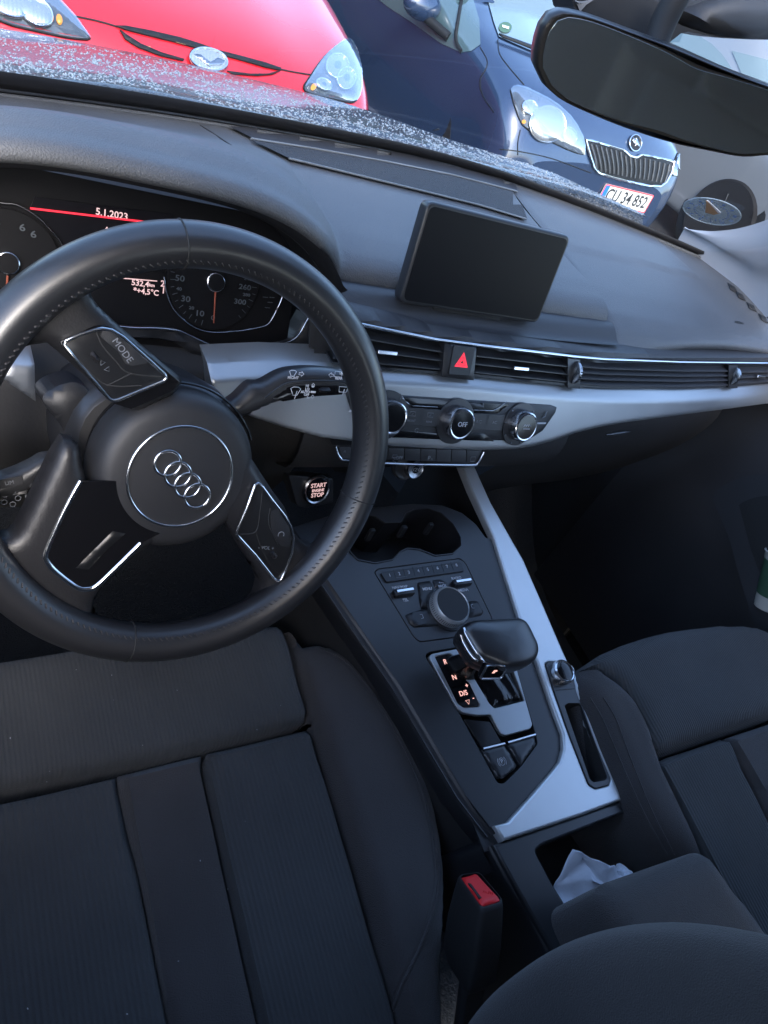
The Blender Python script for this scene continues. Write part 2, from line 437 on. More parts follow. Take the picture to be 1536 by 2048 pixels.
for q in ([(500, 284), (620, 302), (768, 328), (900, 354), (1034, 388)], [(575, 323), (700, 353), (850, 389), (960, 416), (1050, 443)]):
    pts = [cast(tuple(p), TR, .0042) for p in resample(q, 40)]
    tube('grille_edge', [p for p in pts if p is not None], .0014, M['edge'], spk, seg=6)
for q in ([(1142, 483), (1220, 497), (1300, 515), (1380, 532), (1453, 551)],):
    pts = [cast(tuple(p), TR, .0002) for p in resample(q, 50)]
    pts = [p for p in pts if p is not None]
for k, q in enumerate([(1462, 573), (1478, 589), (1500, 611), (1524, 634)]):    # side defroster slots
    lp = [(q[0] - 8, q[1] - 6), (q[0] + 6, q[1] + 2), (q[0] + 12, q[1] + 14), (q[0] - 2, q[1] + 7)]
    decal('defroster_slot', lp, TR, .0015, M['deep'], dash, cell=6, th=.001)
P = cast((1478, 646), TR, .0006)
a = text('airbag_mark', 'AIRBAG', Fr(P, (1, .02, 0), (0, .9, .5)), .0085, M['plastic2'], dash)
P = cast((340, 276), TR, .001)
# crease in the pad beside the binnacle
pts = [cast(p, TR, -.0006) for p in [(372, 236), (400, 250), (432, 270), (462, 290)]]
tube('pad_seam', resample([p for p in pts if p is not None], 16), .0012, M['deep'], dash, seg=6)

# ---- recessed shelf the display stands on
xs = [-.20, -.17, -.10, 0, .1, .2, .27, .305]
rows = []
for (y, z) in [(.262, .944), (.240, .936), (.226, .9395), (.212, .938), (.196, .928), (.186, .9265)]:
    rows.append([(x, y + (fy(x) - .17) * .7, z - .0015) for x in xs])
surf(rows, 4, 4, 'display_shelf', M['pad_dark'], dash)

# ---- vent band
def Tb(x): return float(np.interp(x, [60, 100, 190, 450, 600, 900, 1000, 1250, 1536, 1720], [418, 424, 441, 493, 513, 549, 558, 567, 571, 572]))
def Bb(x): return float(np.interp(x, [60, 100, 270, 570, 880, 1000, 1250, 1400, 1536, 1720], [570, 574, 592, 614, 645, 652, 655, 649, 637, 620]))
def k4(x, y): return (600 + x * .6094, 380 + y * .6094)
def band(xa, xb, f0, f1, n=24):
    X = np.linspace(xa, xb, n)
    return [k4(x, f0(x)) for x in X] + [k4(x, f1(x)) for x in X[::-1]]
fascia('vent_recess', band(60, 1720, Tb, Bb, 50), M['deep'], dash, off=-.028, drop=0, skirt=.002)
fascia('top_rail', band(60, 1720, lambda x: Tb(x) - 24, lambda x: Tb(x) - 6, 50), M['pad_dark'], dash, off=.0015, r=3, drop=.002, skirt=.03)
fascia('under_rail', band(60, 1720, lambda x: Tb(x) + 1, lambda x: Tb(x) + 22, 50), M['plastic'], dash, off=-.006, r=3, drop=.004, skirt=.02)
pts = [FA(k4(x, Tb(x) - 2), .003) for x in np.linspace(100, 1720, 90)]
tube('chrome_strip', pts, .0021, M['chrome'], dash, seg=10, up=(0, 0, 1))
def slats(vent, xa, xb, n, thick, mt):
    for k in range(n):
        f = (k + .75) / (n + .35)
        X = np.linspace(xa, xb, 14)
        row = lambda dz, off: [FA(k4(x, Tb(x) + 14 + (Bb(x) - Tb(x) - 14) * f), 0) + np.array([0, -off, dz]) for x in X]
        Bq = np.array([row(-.0008 - thick, -.002), row(-.0004, .001), row(.0008, .0005), row(.004, -.022), row(.003, -.022)])
        sheet(Bq, 'slat', mt, vent, sharp=40)
def vents(xa, xb, n, tabx, thick=.001, mt=None):
    v = fascia('air_vent', band(xa, xb, lambda x: Bb(x) - 7, lambda x: Bb(x) + 1, 16), M['plastic'], dash, off=-.001, r=2, drop=.001, skirt=.02)
    slats(v, xa, xb, n, thick, mt or M['plastic2'])
    if tabx:
        f = ffr(k4(tabx, (Tb(tabx) + Bb(tabx)) / 2 + 6), .006)
        plate('vent_tab', fillet([(-.013, -.0022), (.013, -.0022), (.013, .0022), (-.013, .0022)], .001), f, M['chrome'], v, th=.006, bev=.0008)
    for x in np.linspace(xa + 30, xb - 30, 9):                        # thin fins behind
        p = FA(k4(x, Tb(x) + 20), -.02); q = FA(k4(x, Bb(x) - 5), -.02)
        tube('fin', [p, q], .0009, M['deep'], v, seg=4)
    return v
vents(108, 466, 3, 280); vents(574, 876, 3, 718); vents(914, 1404, 4, None, .0035, M['pad_dark']); vents(1432, 1700, 3, 1506, .0035, M['pad_dark'])
def wheelvent(xa, xb):
    xm = (xa + xb) / 2
    f = fascia('vent_wheel_housing', band(xa, xb, lambda x: Tb(x) + 3, lambda x: Bb(x) + 1, 5), M['plastic2'], dash, off=.004, r=3, drop=.0015, skirt=.03)
    c = FA(k4(xm, (Tb(xm) + Bb(xm)) / 2), .000); fr = Fr(c, (0, 1, 0), (0, 0, 1))
    w = lathe('vent_wheel', [(.0145, -.0026), (.0155, -.0018), (.0155, .0018), (.0145, .0026)], fr, M['chromeD'], f, 40)
    for k in range(-3, 4):
        a = math.pi + k * .21
        box('knurl', fr.p(.0155 * math.cos(a), .0155 * math.sin(a)), (.0036, .0012, .0014), M['rubber'], w, bev=0)
wheelvent(876, 916); wheelvent(1404, 1433)
hz = fascia('hazard_switch', [k4(*p) for p in [(470, 498), (574, 512), (565, 618), (461, 606)]], M['plastic2'], dash, off=.006, r=3, drop=.002, skirt=.03)
f = ffr(k4(520, 557), .0065)
bt = plate('hazard_button', fillet([(-.0165, -.0175), (.0165, -.0175), (.0165, .0175), (-.0165, .0175)], .002), f, M['plastic'], hz, th=.003, bev=.0008, h=.001)
def tri(s): return [(s * math.cos(math.pi / 2 + k * 2.0944), s * math.sin(math.pi / 2 + k * 2.0944) - .0015) for k in range(3)]
plate('hazard_triangle', [tri(.0118), tri(.0072)[::-1]], f, M['glowR'], bt, th=.0006, bev=.0001, h=.0014)
plate('hazard_triangle', [tri(.0060), tri(.0028)[::-1]], f, M['glowR'], bt, th=.0006, bev=.0001, h=.0014)

# ---- silver trim band: lip facing up and a face that swells towards its lower edge
botK = [(-290, 700), (-240, 760), (-60, 795), (300, 832), (620, 851), (700, 850), (760, 840), (900, 792), (1060, 760), (1250, 735), (1536, 698), (1720, 672)]
TRIM_T = [(420, 739)] + [k4(*p) for p in [(-200, 583), (-100, 577), (60, 580), (150, 585), (270, 594), (430, 604), (570, 615), (720, 631), (880, 646), (1000, 653), (1125, 656), (1250, 656), (1400, 650), (1536, 637), (1720, 618)]]
TRIM_B = [k4(1720, 672), k4(1536, 698), k4(1400, 716), k4(1250, 735), k4(1060, 761), k4(980, 775), k4(900, 795), k4(820, 822), k4(760, 838), k4(700, 847), k4(620, 850), k4(460, 846), k4(300, 836), (640, 872), (560, 850), (500, 830), (458, 812), (424, 800)]
hv = [k4(*p) for p in [(142, 652), (300, 664), (560, 682), (815, 698), (836, 706), (832, 722), (790, 782), (755, 804), (700, 815), (300, 800), (200, 785), (178, 765)]]
_tt = np.array(sorted([p for p in TRIM_T if p[0] > 415] + [(300, 739)]))
def lip(q): return -.012 * (1 - smooth((q[1] - np.interp(q[0], _tt[:, 0], _tt[:, 1])) / 22.))
tr = fascia('silver_trim', TRIM_T + TRIM_B, M['silver'], dash, off=.004, cell=4.5, r=9, drop=.0022, skirt=.03, relief=lip)
fascia('silver_trim', KW((0, 260), (110, 110), (350, 130), (362, 510)), M['silver'], dash, off=.004, r=4, drop=.002, skirt=.03)

# ---- climate panel
cp = fascia('climate_panel', hv, M['plastic'], dash, off=.0065, r=4, drop=.0015, skirt=.006)
fascia('climate_slot', KH((470, 158), (1180, 208), (1100, 268), (930, 264), (740, 246), (540, 236)), M['gloss'], cp, off=.0072, r=2, drop=.0004, skirt=.001)
fascia('climate_slot', KH((400, 372), (720, 400), (1010, 400), (1080, 452), (400, 425)), M['gloss'], cp, off=.0072, r=2, drop=.0004, skirt=.001)
pts = [FA(p, .0082) for p in resample(KH((468, 158), (500, 205), (540, 238), (720, 248)), 24)]
tube('panel_edge', pts, .0005, M['chromeD'], cp, seg=6)
pts = [FA(p, .0082) for p in resample(KH((925, 266), (1085, 272), (1130, 250), (1180, 212)), 24)]
tube('panel_edge', pts, .0005, M['chromeD'], cp, seg=6)
for q, txt in (((522, 300), 'FRONT'), ((640, 308), 'REAR'), ((966, 335), 'A/C'), ((1072, 340), 'AC')):
    c = KH(q)[0]; f = ffr(c, .0075)
    plate('climate_button', fillet([(-.0155, -.0105), (.0155, -.0105), (.0155, .0105), (-.0155, .0105)], .0015), f, M['plastic2'], cp, th=.0015, bev=.0004, h=.0006)
    if txt in ('FRONT', 'REAR'):
        text('button_mark', txt, f.at(0, -.005, .0007), .0038, M['grey'], cp)
        lp = [(-.005, .001), (-.0035, .006), (.0035, .006), (.005, .001)] if txt == 'FRONT' else [(-.0045, .001), (-.0045, .006), (.0045, .006), (.0045, .001)]
        tube('button_mark', [f.p(*p, .0008) for p in lp], .0003, M['grey'], cp, closed=True, seg=4)
        tube('button_mark', [f.p(-.001, .0025, .0008), f.p(.001, .004, .0008)], .0003, M['grey'], cp, seg=4)
    else: text('button_mark', txt, f.at(0, 0, .0007), .0055, M['grey'], cp)
c = KH((555, 392))[0]; f = ffr(c, .0078)
tube('button_mark', [f.p(.0026 * math.cos(a), .0026 * math.sin(a), 0) for a in np.linspace(.6, 5.6, 14)], .0003, M['grey'], cp, seg=4)
def knob(q, mark, r=.0205):
    c = KH((q[0] - 14, q[1] - 8))[0]; f = ffr(c, .0065)
    lathe('knob_surround', [(r * 1.42, 0), (r * 1.40, .0012), (r * 1.0, .0016)], f, M['plastic2'], cp, 48)
    k = lathe('climate_knob', [(r * 1.0, .001), (r * 1.02, .003), (r * .97, .012), (r * .94, .0142), (r * .87, .015), (r * .80, .0146)], f, M['chrome'], cp, 64)
    lathe('knob_face', [(r * .80, .0144), (r * .79, .0150), (0.0001, .0152)], f, M['gloss'], k, 40)
    for i in range(44):
        a = i * 2 * math.pi / 44
        p = f.p(r * 1.012 * math.cos(a), r * 1.012 * math.sin(a), .0045); p2 = f.p(r * .985 * math.cos(a), r * .985 * math.sin(a), .011)
        tube('ridge', [p, p2], .0004, M['chromeD'], k, seg=4, caps=False) if i % 2 == 0 else None
    fm = f.at(0, 0, .0154)
    if mark == 'OFF': text('knob_mark', 'OFF', fm, .0085, M['white'], k)
    elif mark == 'AIR':
        for dx in (-.004, 0, .004): tube('knob_mark', [fm.p(dx + .0022 * math.cos(a), .001 + .0022 * math.sin(a)) for a in np.linspace(0, math.pi, 8)], .0004, M['white'], k, seg=4)
        tube('knob_mark', [fm.p(-.006, -.002), fm.p(.006, -.002)], .0004, M['white'], k, seg=4)
    return f
f = knob((828, 342), 'OFF'); 
f = knob((1254, 362), 'AIR')
for a in np.linspace(-3.9, .75, 8): 
    box('scale_dot', f.p(.0262 * math.cos(a), .0262 * math.sin(a), .002), (.0018, .0012, .0018), M['grey'], cp, bev=0)
f = knob((372, 300), None)
for s, b in (('24', .95), ('26', .30), ('28', -.30)): text('scale_mark', s, f.at(.0262 * math.cos(b), .0262 * math.sin(b), .002), .0045, M['grey'], cp)
f = ffr(KH((1406, 295))[0], .0078)
tube('seat_heating_mark', [f.p(.003, .006), f.p(.0015, -.001), f.p(-.003, -.003)], .0007, M['grey'], cp, seg=5)
for q in ((1386, 345), (148, 263)):
    f = ffr(KH(q)[0], .0075); plate('level_lamp', [(-.0085, -.0011), (.0085, -.0011), (.0085, .0011), (-.0085, .0011)], f, M['white'], cp, th=.0008, bev=.0001, h=.0008)

# ---- switch row
sw = fascia('switch_row', KH((30, 520), (1030, 545), (985, 640), (100, 605)), M['plastic'], dash, off=-.004, r=3, drop=.001, skirt=.01)
pts = [FA(p, .0005) for p in cr(KH((36, 510), (52, 560), (72, 590), (110, 604), (400, 624), (700, 632), (950, 634), (985, 622), (1008, 590), (1028, 548)), 6)]
tube('switch_trim', pts, .0016, M['chrome'], sw, seg=8)
xsw = [60, 170, 285, 395, 504, 612, 716, 818, 918, 1010]
for i in range(9):
    xa, xb = xsw[i] + 3, xsw[i + 1] - 3; yt = lambda x: 518 + (x - 40) * .026; yb = lambda x: 598 + (x - 100) * .034
    s = fascia('switch', KH((xa, yt(xa) + 4), (xb, yt(xb) + 4), (xb - 3 if i < 8 else xb - 25, yb(xb) + 0), (xa - 3 if i else xa + 20, yb(xa) + 0)), M['plastic2'], sw, off=-.0015, r=2, drop=.001, skirt=.004, cell=12)
def smark(q, s, sz=.007):
    c = KH(q)[0]; P = FA(c, .001); text('switch_mark', s, Fr(P, (1, 0, 0), (0, .447, .894)), sz, M['grey'], sw)
smark((462, 588), 'OFF', .006); smark((662, 590), 'P', .008); smark((680, 596), 'A', .004); smark((98, 550), '^', .007)
def icon(q, pts, closed=False, r=.0004, off=-.0008):
    c = KH(q)[0]; P = FA(c, .001); f = Fr(P, (1, 0, 0), (0, .447, .894)); tube('switch_mark', [f.p(a, b) for a, b in pts], r, M['grey'], sw, closed, seg=4)
icon((432, 583), [(-.004, 0), (-.003, .003), (.003, .003), (.004, 0)], True); icon((432, 590), [(-.003, .001), (.001, -.001), (-.002, -.003), (.003, -.005)])
icon((955, 595), [(-.004, .003), (.004, .003), (.004, -.003), (-.004, -.003)], True)
# 12 V socket
fz = ffr(KH((588, 676))[0], -.022)
so = lathe('power_socket', [(.0175, -.004), (.0180, .003), (.0165, .005), (.0150, .004)], fz.at(-.006, 0), M['plastic2'], dash, 40)
lathe('socket_cap', [(.0120, 0), (.0122, .012), (.0112, .0135), (.0100, .0130)], fz.at(.003, -.001), M['chromeD'], so, 40)
lathe('socket_face', [(.0100, .0128), (.0001, .0132)], fz.at(.003, -.001), M['gloss'], so, 30)
text('socket_mark', '12V', fz.at(.003, -.001, .0136), .0065, M['grey'], so)

# ---- lower dash: stack recess, glovebox side, knee panel
rows = []
for z, dy in ((.90, .012), (.84, -.02), (.79, -.045), (.74, -.035), (.71, .03), (.70, .10), (.69, .16)):
    rows.append([(x, fy(x) + dy, z) for x in (-.19, -.1, 0, .1, .2, .25)])
surf(rows, 4, 3, 'center_stack', M['deep'], dash)
rows = []
for z, dy in ((.90, .030), (.85, .010), (.81, -.012), (.77, -.018), (.70, .0), (.60, .05), (.50, .12), (.47, .24)):
    rows.append([(x, fy(x) + dy + .02 * (x > .7), z) for x in (.19, .3, .45, .6, .74)])
surf(rows, 4, 3, 'glovebox', M['deep'], dash)
rows = []
for z, dy in ((.845, .09), (.83, .02), (.79, -.005), (.74, -.015), (.64, .02), (.56, .08), (.50, .18)):
    rows.append([(x, .17 + dy, z) for x in (-.75, -.6, -.4, -.25, -.16)])
surf(rows, 4, 3, 'knee_panel', M['deep'], dash)
pts = [FA(p, -.016) for p in resample(KV((395, 810), (450, 802), (520, 792), (565, 786)), 10)]
tube('glovebox_handle', pts, [.001, .002, .003, .0034, .0036, .0036, .0034, .003, .002, .001], M['plastic2'], dash, seg=8)

# ---- start button panel
sf = Fr(Py((632, 978), .150), (1, .10, 0), (0, .45, 1))
stb = thing('start_button', 'round engine start button with glowing pink lettering, right of the steering wheel', 'start button', sf.o)
plate('button_panel', fillet(sf.loop(KA((55, 310), (330, 330), (330, 480), (160, 512), (105, 500))), .004), sf, M['plastic2'], stb, th=.02, bev=.001, h=-.001)
lathe('button_ring', [(.0205, -.001), (.0205, .003), (.0185, .0045), (.0168, .0036)], sf, M['chromeD'], stb, 48)
bf = lathe('button_face', [(.0168, .003), (.0160, .0042), (.0001, .0046)], sf, M['gloss'], stb, 40)
for s, y, z in (('START', .0068, .0080), ('ENGINE', 0, .0052), ('STOP', -.0066, .0080)): text('button_text', s, sf.at(0, y, .005), z, M['glowW'], bf, bold=.00012)

# ================================================================== DISPLAY
st = .25898; DF = Fr((.01784, .2122, .99355), (1, 0, 0), (0, math.sin(st), math.cos(st)))
ds = thing('display_screen', 'black tablet-like display standing upright in the middle of the dashboard, switched off', 'display', DF.p(0, -.056))
W2, H2 = .1105, .0558
oc = fillet([(-W2, -H2), (W2, -H2), (W2, H2), (-W2, H2)], .010, 6)
plate('housing', oc, DF, M['plastic2'], ds, th=.016, bev=.003, h=-.0004)
lpb = [(x * .93, y * .86) for x, y in oc]
plate('rear_shell', lpb, DF, M['plastic2'], ds, th=.012, bev=.003, h=-.013)
plate('screen_glass', fillet([(-W2 + .004, -H2 + .004), (W2 - .004, -H2 + .004), (W2 - .004, H2 - .004), (-W2 + .004, H2 - .004)], .008, 6), DF, M['screen'], ds, th=.001, bev=.0004, h=.0003)
box('stand', DF.p(0, -.058, -.014), (.11, .012, .03), M['deep'], ds, bev=.003)

# ================================================================== INSTRUMENT CLUSTER
ct = R(24); CF = Fr((-.385, .245, .915), (1, 0, 0), (0, math.sin(ct), math.cos(ct)))
ic = thing('instrument_cluster', 'dark instrument cluster with a red line and the date glowing behind the steering wheel', 'instrument panel', CF.p(0, -.07))
plate('cluster_face', [(-.19, -.085), (.19, -.085), (.19, .02), (.15, .065), (-.15, .065), (-.19, .02)], CF, M['dial'], ic, th=.004, bev=.0003, h=-.006)
# tunnel between hood and face
def archpts(dx, dz, n=60, dip=0.):
    out = []
    for i in range(n + 1):
        x = -.385 + (-1 + 2 * i / n) * (.226 + dx); out.append((x, arch(max(-.61, min(-.16, -.385 + (x + .385) * .229 / (.226 + dx)))) + dz))
    return out
A0 = archpts(.000, -.021); A1 = archpts(-.002, -.024); A2 = archpts(-.007, -.029); A3 = archpts(-.012, -.036); A4 = archpts(-.018, -.046)
B = np.array([[(x, .2045, z) for x, z in A0], [(x, .2050, z) for x, z in A1], [(x, .2080, z) for x, z in A2], [(x, .226, z) for x, z in A3], [(x, .27, z) for x, z in A4]])
M['lining'] = mat('black_hood_lining', (.012, .012, .014), .7, spec=.2)
sheet(B, 'hood_lining', M['lining'], ic)
tube('lining_line', [(x, .217, z - .0005) for x, z in archpts(-.0125, -.031)], .0006, M['plastic2'], ic, seg=4)
for sx in (-1,):                                                   # cheeks left and right of the face
    rows = [[(-.385 + sx * .224, .20, .955), (-.385 + sx * .215, .205, .90), (-.385 + sx * .17, .203, .856)],
            [(-.385 + sx * .205, .265, .955), (-.385 + sx * .200, .235, .90), (-.385 + sx * .165, .215, .862)]]
    surf(rows, 6, 6, 'side_bezel', M['plastic2'], ic)
def cpx(K, *pts): return CF.loop(K(*pts))
# lower bezel with chrome line
ch = cr(CF.loop(KI((-420, 470), (-250, 500), (-120, 512), (0, 513), (110, 520), (210, 535), (300, 575), (400, 622), (480, 652), (560, 667), (680, 665), (850, 652), (1000, 634), (1080, 605), (1130, 560), (1170, 490), (1212, 415))), 6)
tube('chrome_line', [CF.p(a, b, .006) for a, b in ch], .0013, M['chrome'], ic, seg=8)
lowb = CF.loop(KI((-420, 560), (-100, 600), (60, 600), (200, 640), (330, 720), (420, 770), (480, 830), (760, 800), (1100, 780), (1385, 800), (1400, 640), (1330, 540), (1230, 445)))
lp = [tuple(x) for x in ch] + lowb[::-1]
pillow('lower_bezel', lp, CF, M['plastic'], ic, h=.004, r=.004, cell=.008, skirt=.03)
tk = CF.loop(KI((1215, 618), (1280, 492)))
tube('chrome_tick', [CF.p(*tk[0], .008), CF.p(*tk[1], .008)], .0019, M['silverB'], ic, seg=8)
c = CF.px(KI((1330, 640))[0]); fw = Fr(CF.p(*c, .0), (0, 1, 0), (0, .2, 1))
w = lathe('vent_wheel', [(.0195, -.0035), (.0205, -.0025), (.0205, .0025), (.0195, .0035)], fw, M['chromeD'], ic, 40)
for k in range(-3, 4): box('knurl', fw.p(.0205 * math.cos(math.pi + k * .25), .0205 * math.sin(math.pi + k * .25)), (.0045, .0015, .002), M['rubber'], w, bev=0)
def dial(c, r, ringpts, mat_=None):
    g = plate('dial', [(r * math.cos(a), r * math.sin(a)) for a in np.linspace(0, 2 * math.pi, 64, endpoint=False)], CF.at(*c), M['dial'], ic, th=.003, bev=.0005, h=-.002)
    tube('dial_ring', [CF.p(a, b, .001) for a, b in ringpts], .0009, M['chromeD'], g, seg=6)
    hub = lathe('dial_hub', [(.0098, -.002), (.0098, .004), (.0090, .0045)], CF.at(*c), M['chrome'], g, 40)
    lathe('dial_hub_cap', [(.0088, .003), (.0086, .0062), (.0001, .0064)], CF.at(*c), M['dial'], g, 30)
    return g
cs = CF.px(KI((498, 168))[0]); ct_ = CF.px(KL((62, 620))[0])
ring = cr(CF.loop(KI((104, 125), (118, 220), (145, 310), (190, 390), (260, 460), (340, 515), (440, 548), (560, 552), (700, 540), (850, 512), (905, 488), (945, 430), (985, 350), (1022, 262))), 5)
g1 = dial(cs, .050, ring)
ring2 = cr([(ct_[0] - .03, ct_[1] + .052)] + CF.loop(KL((0, 108), (120, 120), (220, 165), (330, 240), (420, 330), (480, 400), (530, 492))) + [(ct_[0] + .052, ct_[1] - .015), (ct_[0] + .044, ct_[1] - .045)], 5)
g2 = dial(ct_, .046, ring2)
tip = CF.px(KI((482, 490))[0]); P = np.array(cs); T = np.array(tip)
tube('needle', [CF.p(*(P + (T - P) * .18), .003), CF.p(*(P + (T - P) * .97), .003)], [.0011, .0006], M['needle'], g1, seg=6)
tube('needle', [CF.p(ct_[0], ct_[1] - .011, .003), CF.p(ct_[0] - .001, ct_[1] - .046, .003)], [.0011, .0006], M['needle'], g2, seg=6)
M['num'] = mat('dial_numerals', (.055, .065, .075), .6)
for q, s, z in (((228, 142), '50', .0082), ((222, 222), '40', .0045), ((272, 300), '30', .0082), ((318, 368), '20', .0045), ((380, 411), '10', .0082), ((483, 445), '0', .0072), ((728, 210), '260', .0075), ((740, 268), '280', .0045), ((690, 322), '300', .0075), ((750, 145), '240', .0045)):
    text('numeral', s, CF.at(*CF.px(KI(q)[0]), .0006), z, M['num'], g1, bold=.0001, sx=1.25)
for k in range(34):
    a = R(258 - k * 9.2); n = .0035 if k % 2 else .0055
    p = (cs[0] + .047 * math.cos(a), cs[1] + .047 * math.sin(a)); q = (cs[0] + (.047 - n) * math.cos(a), cs[1] + (.047 - n) * math.sin(a))
    tube('dial_tick', [CF.p(*p, .0008), CF.p(*q, .0008)], .0003, M['num'], g1, seg=4)
for k, s in enumerate(('1', '2', '3', '4', '5', '6')):
    a = R(240 - k * 34); text('numeral', s, CF.at(ct_[0] + .034 * math.cos(a), ct_[1] + .034 * math.sin(a), .0006), .0085, M['num'], g2, bold=.0001, sx=1.25)
text('numeral', '6', CF.at(*CF.px(KL((285, 380))[0]), .0006), .0085, M['num'], g2, bold=.0001, sx=1.25)
for q in ((885, 285), (935, 287), (920, 325), (900, 366)): 
    c = CF.px(KI(q)[0]); plate('gauge_tick', [(-.003, -.0004), (.003, -.0001), (.003, .0004), (-.003, .0002)], CF.at(*c), M['num'], ic, th=.0005, bev=.0001, h=.001)
dsp = plate('info_display', cpx(KL, (300, 60), (1480, 210), (1400, 700), (560, 640), (520, 470), (440, 330), (360, 230), (262, 160)), CF, M['screen'], ic, th=.0015, bev=.0002, h=-.003)
l = CF.loop(KL((258, 156), (1460, 298))); tube('red_line', [CF.p(*l[0], 0), CF.p(*l[1], 0)], .0009, M['glowR'], dsp, seg=6)
text('date_text', '5.1.2023', CF.at(*CF.px(KL((956, 208))[0]), 0), .0086, M['glowW'], dsp, bold=.00012)
c = CF.px(KL((912, 350))[0]); plate('warning_mark', [(-.003, -.004), (.003, -.004), (.002, .001), (0, .004), (-.002, .001)], CF.at(*c), M['glowW'], dsp, th=.0005, bev=.0001)
l = CF.loop(KL((895, 738), (1338, 776))); tube('white_line', [CF.p(*l[0], .001), CF.p(*l[1], .001)], .0005, M['glowW'], dsp, seg=6)
text('range_text', '532,4', CF.at(*CF.px(KL((1195, 797))[0]), .001), .0078, M['glowW'], dsp, bold=.00012)
text('range_unit', 'km', CF.at(*CF.px(KL((1294, 812))[0]), .001), .0045, M['glowW'], dsp, bold=.0001)
text('temperature_text', '*+4,5\u00b0C', CF.at(*CF.px(KL((1245, 868))[0]), .001), .0076, M['glowW'], dsp, bold=.00012)
text('odometer_text', '2', CF.at(*CF.px(KL((1385, 800))[0]), .001), .0085, M['glowW'], dsp, bold=.0001)
text('odometer_text', '1', CF.at(*CF.px(KL((1392, 858))[0]), .001), .0085, M['glowW'], dsp, bold=.0001)
# ================================================================== STEERING WHEEL
WA = 0.43873
WF = Fr((-.37, 0, .88), (1, 0, 0), (0, math.sin(WA), math.cos(WA)))
sw_ = thing('steering_wheel', 'black leather steering wheel with a round hub carrying four interlocked chrome rings', 'steering wheel', WF.o)
RR, rr = .171, .0172
def wl(*pts, h=0.): return WF.loop(pts, h)
# rim: section flattened slightly, thicker where the thumbs rest
n = 220; seg = 22; B = np.zeros((n + 1, seg, 3))
thumb = [math.atan2(*wl((740, 1000))[0][::-1]), math.atan2(*wl((300, 1290))[0][::-1])]
for i in range(n + 1):
    a = 2 * math.pi * i / n
    f = 1.
    for k in range(seg):
        b = 2 * math.pi * k / seg; e = 1 + .06 * math.cos(2 * b)
        r_ = RR + rr * .94 * f * e * math.cos(b); h = rr * 1.08 * f * math.sin(b)
        B[i, k] = WF.p(r_ * math.cos(a), r_ * math.sin(a), h)
rim = sheet(B, 'rim', M['leather_s'], sw_, closeu=True)
def ring_seam(px, name='rim_seam'):
    x, y = wl(px)[0]; a = math.atan2(y, x); q = []
    for k in range(24):
        b = 2 * math.pi * k / 24; e = (1 + .06 * math.cos(2 * b)); r_ = RR + (rr * .94 * e + .0002) * math.cos(b); h = (rr * 1.08 + .0002) * math.sin(b)
        q.append(WF.p(r_ * math.cos(a), r_ * math.sin(a), h))
    tube(name, q, .0007, M['deep'], rim, closed=True, seg=5)
for q in ((362, 490), (722, 995), (253, 1290)): ring_seam(q)
# stitches on the inner side of the rim
st_ = bmesh.new(); ca = [math.atan2(*wl(q)[0][::-1]) for q in ((360, 495), (725, 990))]
def stitch(bm, a, b, s=.0028, w=.0007):
    e = 1 + .06 * math.cos(2 * b); r_ = RR + (rr * .94 * e + .0003) * math.cos(b); h = (rr * 1.08 + .0003) * math.sin(b)
    p = WF.p(r_ * math.cos(a), r_ * math.sin(a), h); t = WF.u * -math.sin(a) + WF.v * math.cos(a)
    r2 = RR + (rr * .94 * e + .0003) * math.cos(b - .16); h2 = (rr * 1.08 + .0003) * math.sin(b - .16)
    q = WF.p(r2 * math.cos(a + .012), r2 * math.sin(a + .012), h2); d = (q - p) / np.linalg.norm(q - p); o = np.cross(d, np.cross(t, d)); nn = np.cross(t, d); nn /= np.linalg.norm(nn)
    vs = [bm.verts.new(Vector(x)) for x in (p - t * w, p + t * w, q + t * w, q - t * w)]
    us = [bm.verts.new(Vector(x)) for x in (p - t * w * .5 + nn * .0007, p + t * w * .5 + nn * .0007, q + t * w * .5 + nn * .0007, q - t * w * .5 + nn * .0007)]
    us2 = [bm.verts.new(Vector(x)) for x in (p - t * w * .5 - nn * .0007, p + t * w * .5 - nn * .0007, q + t * w * .5 - nn * .0007, q - t * w * .5 - nn * .0007)]
    for U in (us, us2):
        bm.faces.new(U)
        for k in range(4): bm.faces.new((vs[k], vs[(k + 1) % 4], U[(k + 1) % 4], U[k]))
for i in range(190):
    a = 2 * math.pi * i / 190; stitch(st_, a, math.pi - .75)
bmesh.ops.recalc_face_normals(st_, faces=st_.faces[:]); frm(st_, 'stitching', M['stitch'], rim, False)

# spokes -------------------------------------------------------------
WS = WF.up(-.012)
def ws(*pts): return WS.loop(pts)
def arc(a0, a1, n=10, r=None): return [((r or RR) * math.cos(a0 + (a1 - a0) * k / n), (r or RR) * math.sin(a0 + (a1 - a0) * k / n)) for k in range(n + 1)]
def ang(q): x, y = ws(q)[0]; return math.atan2(y, x)
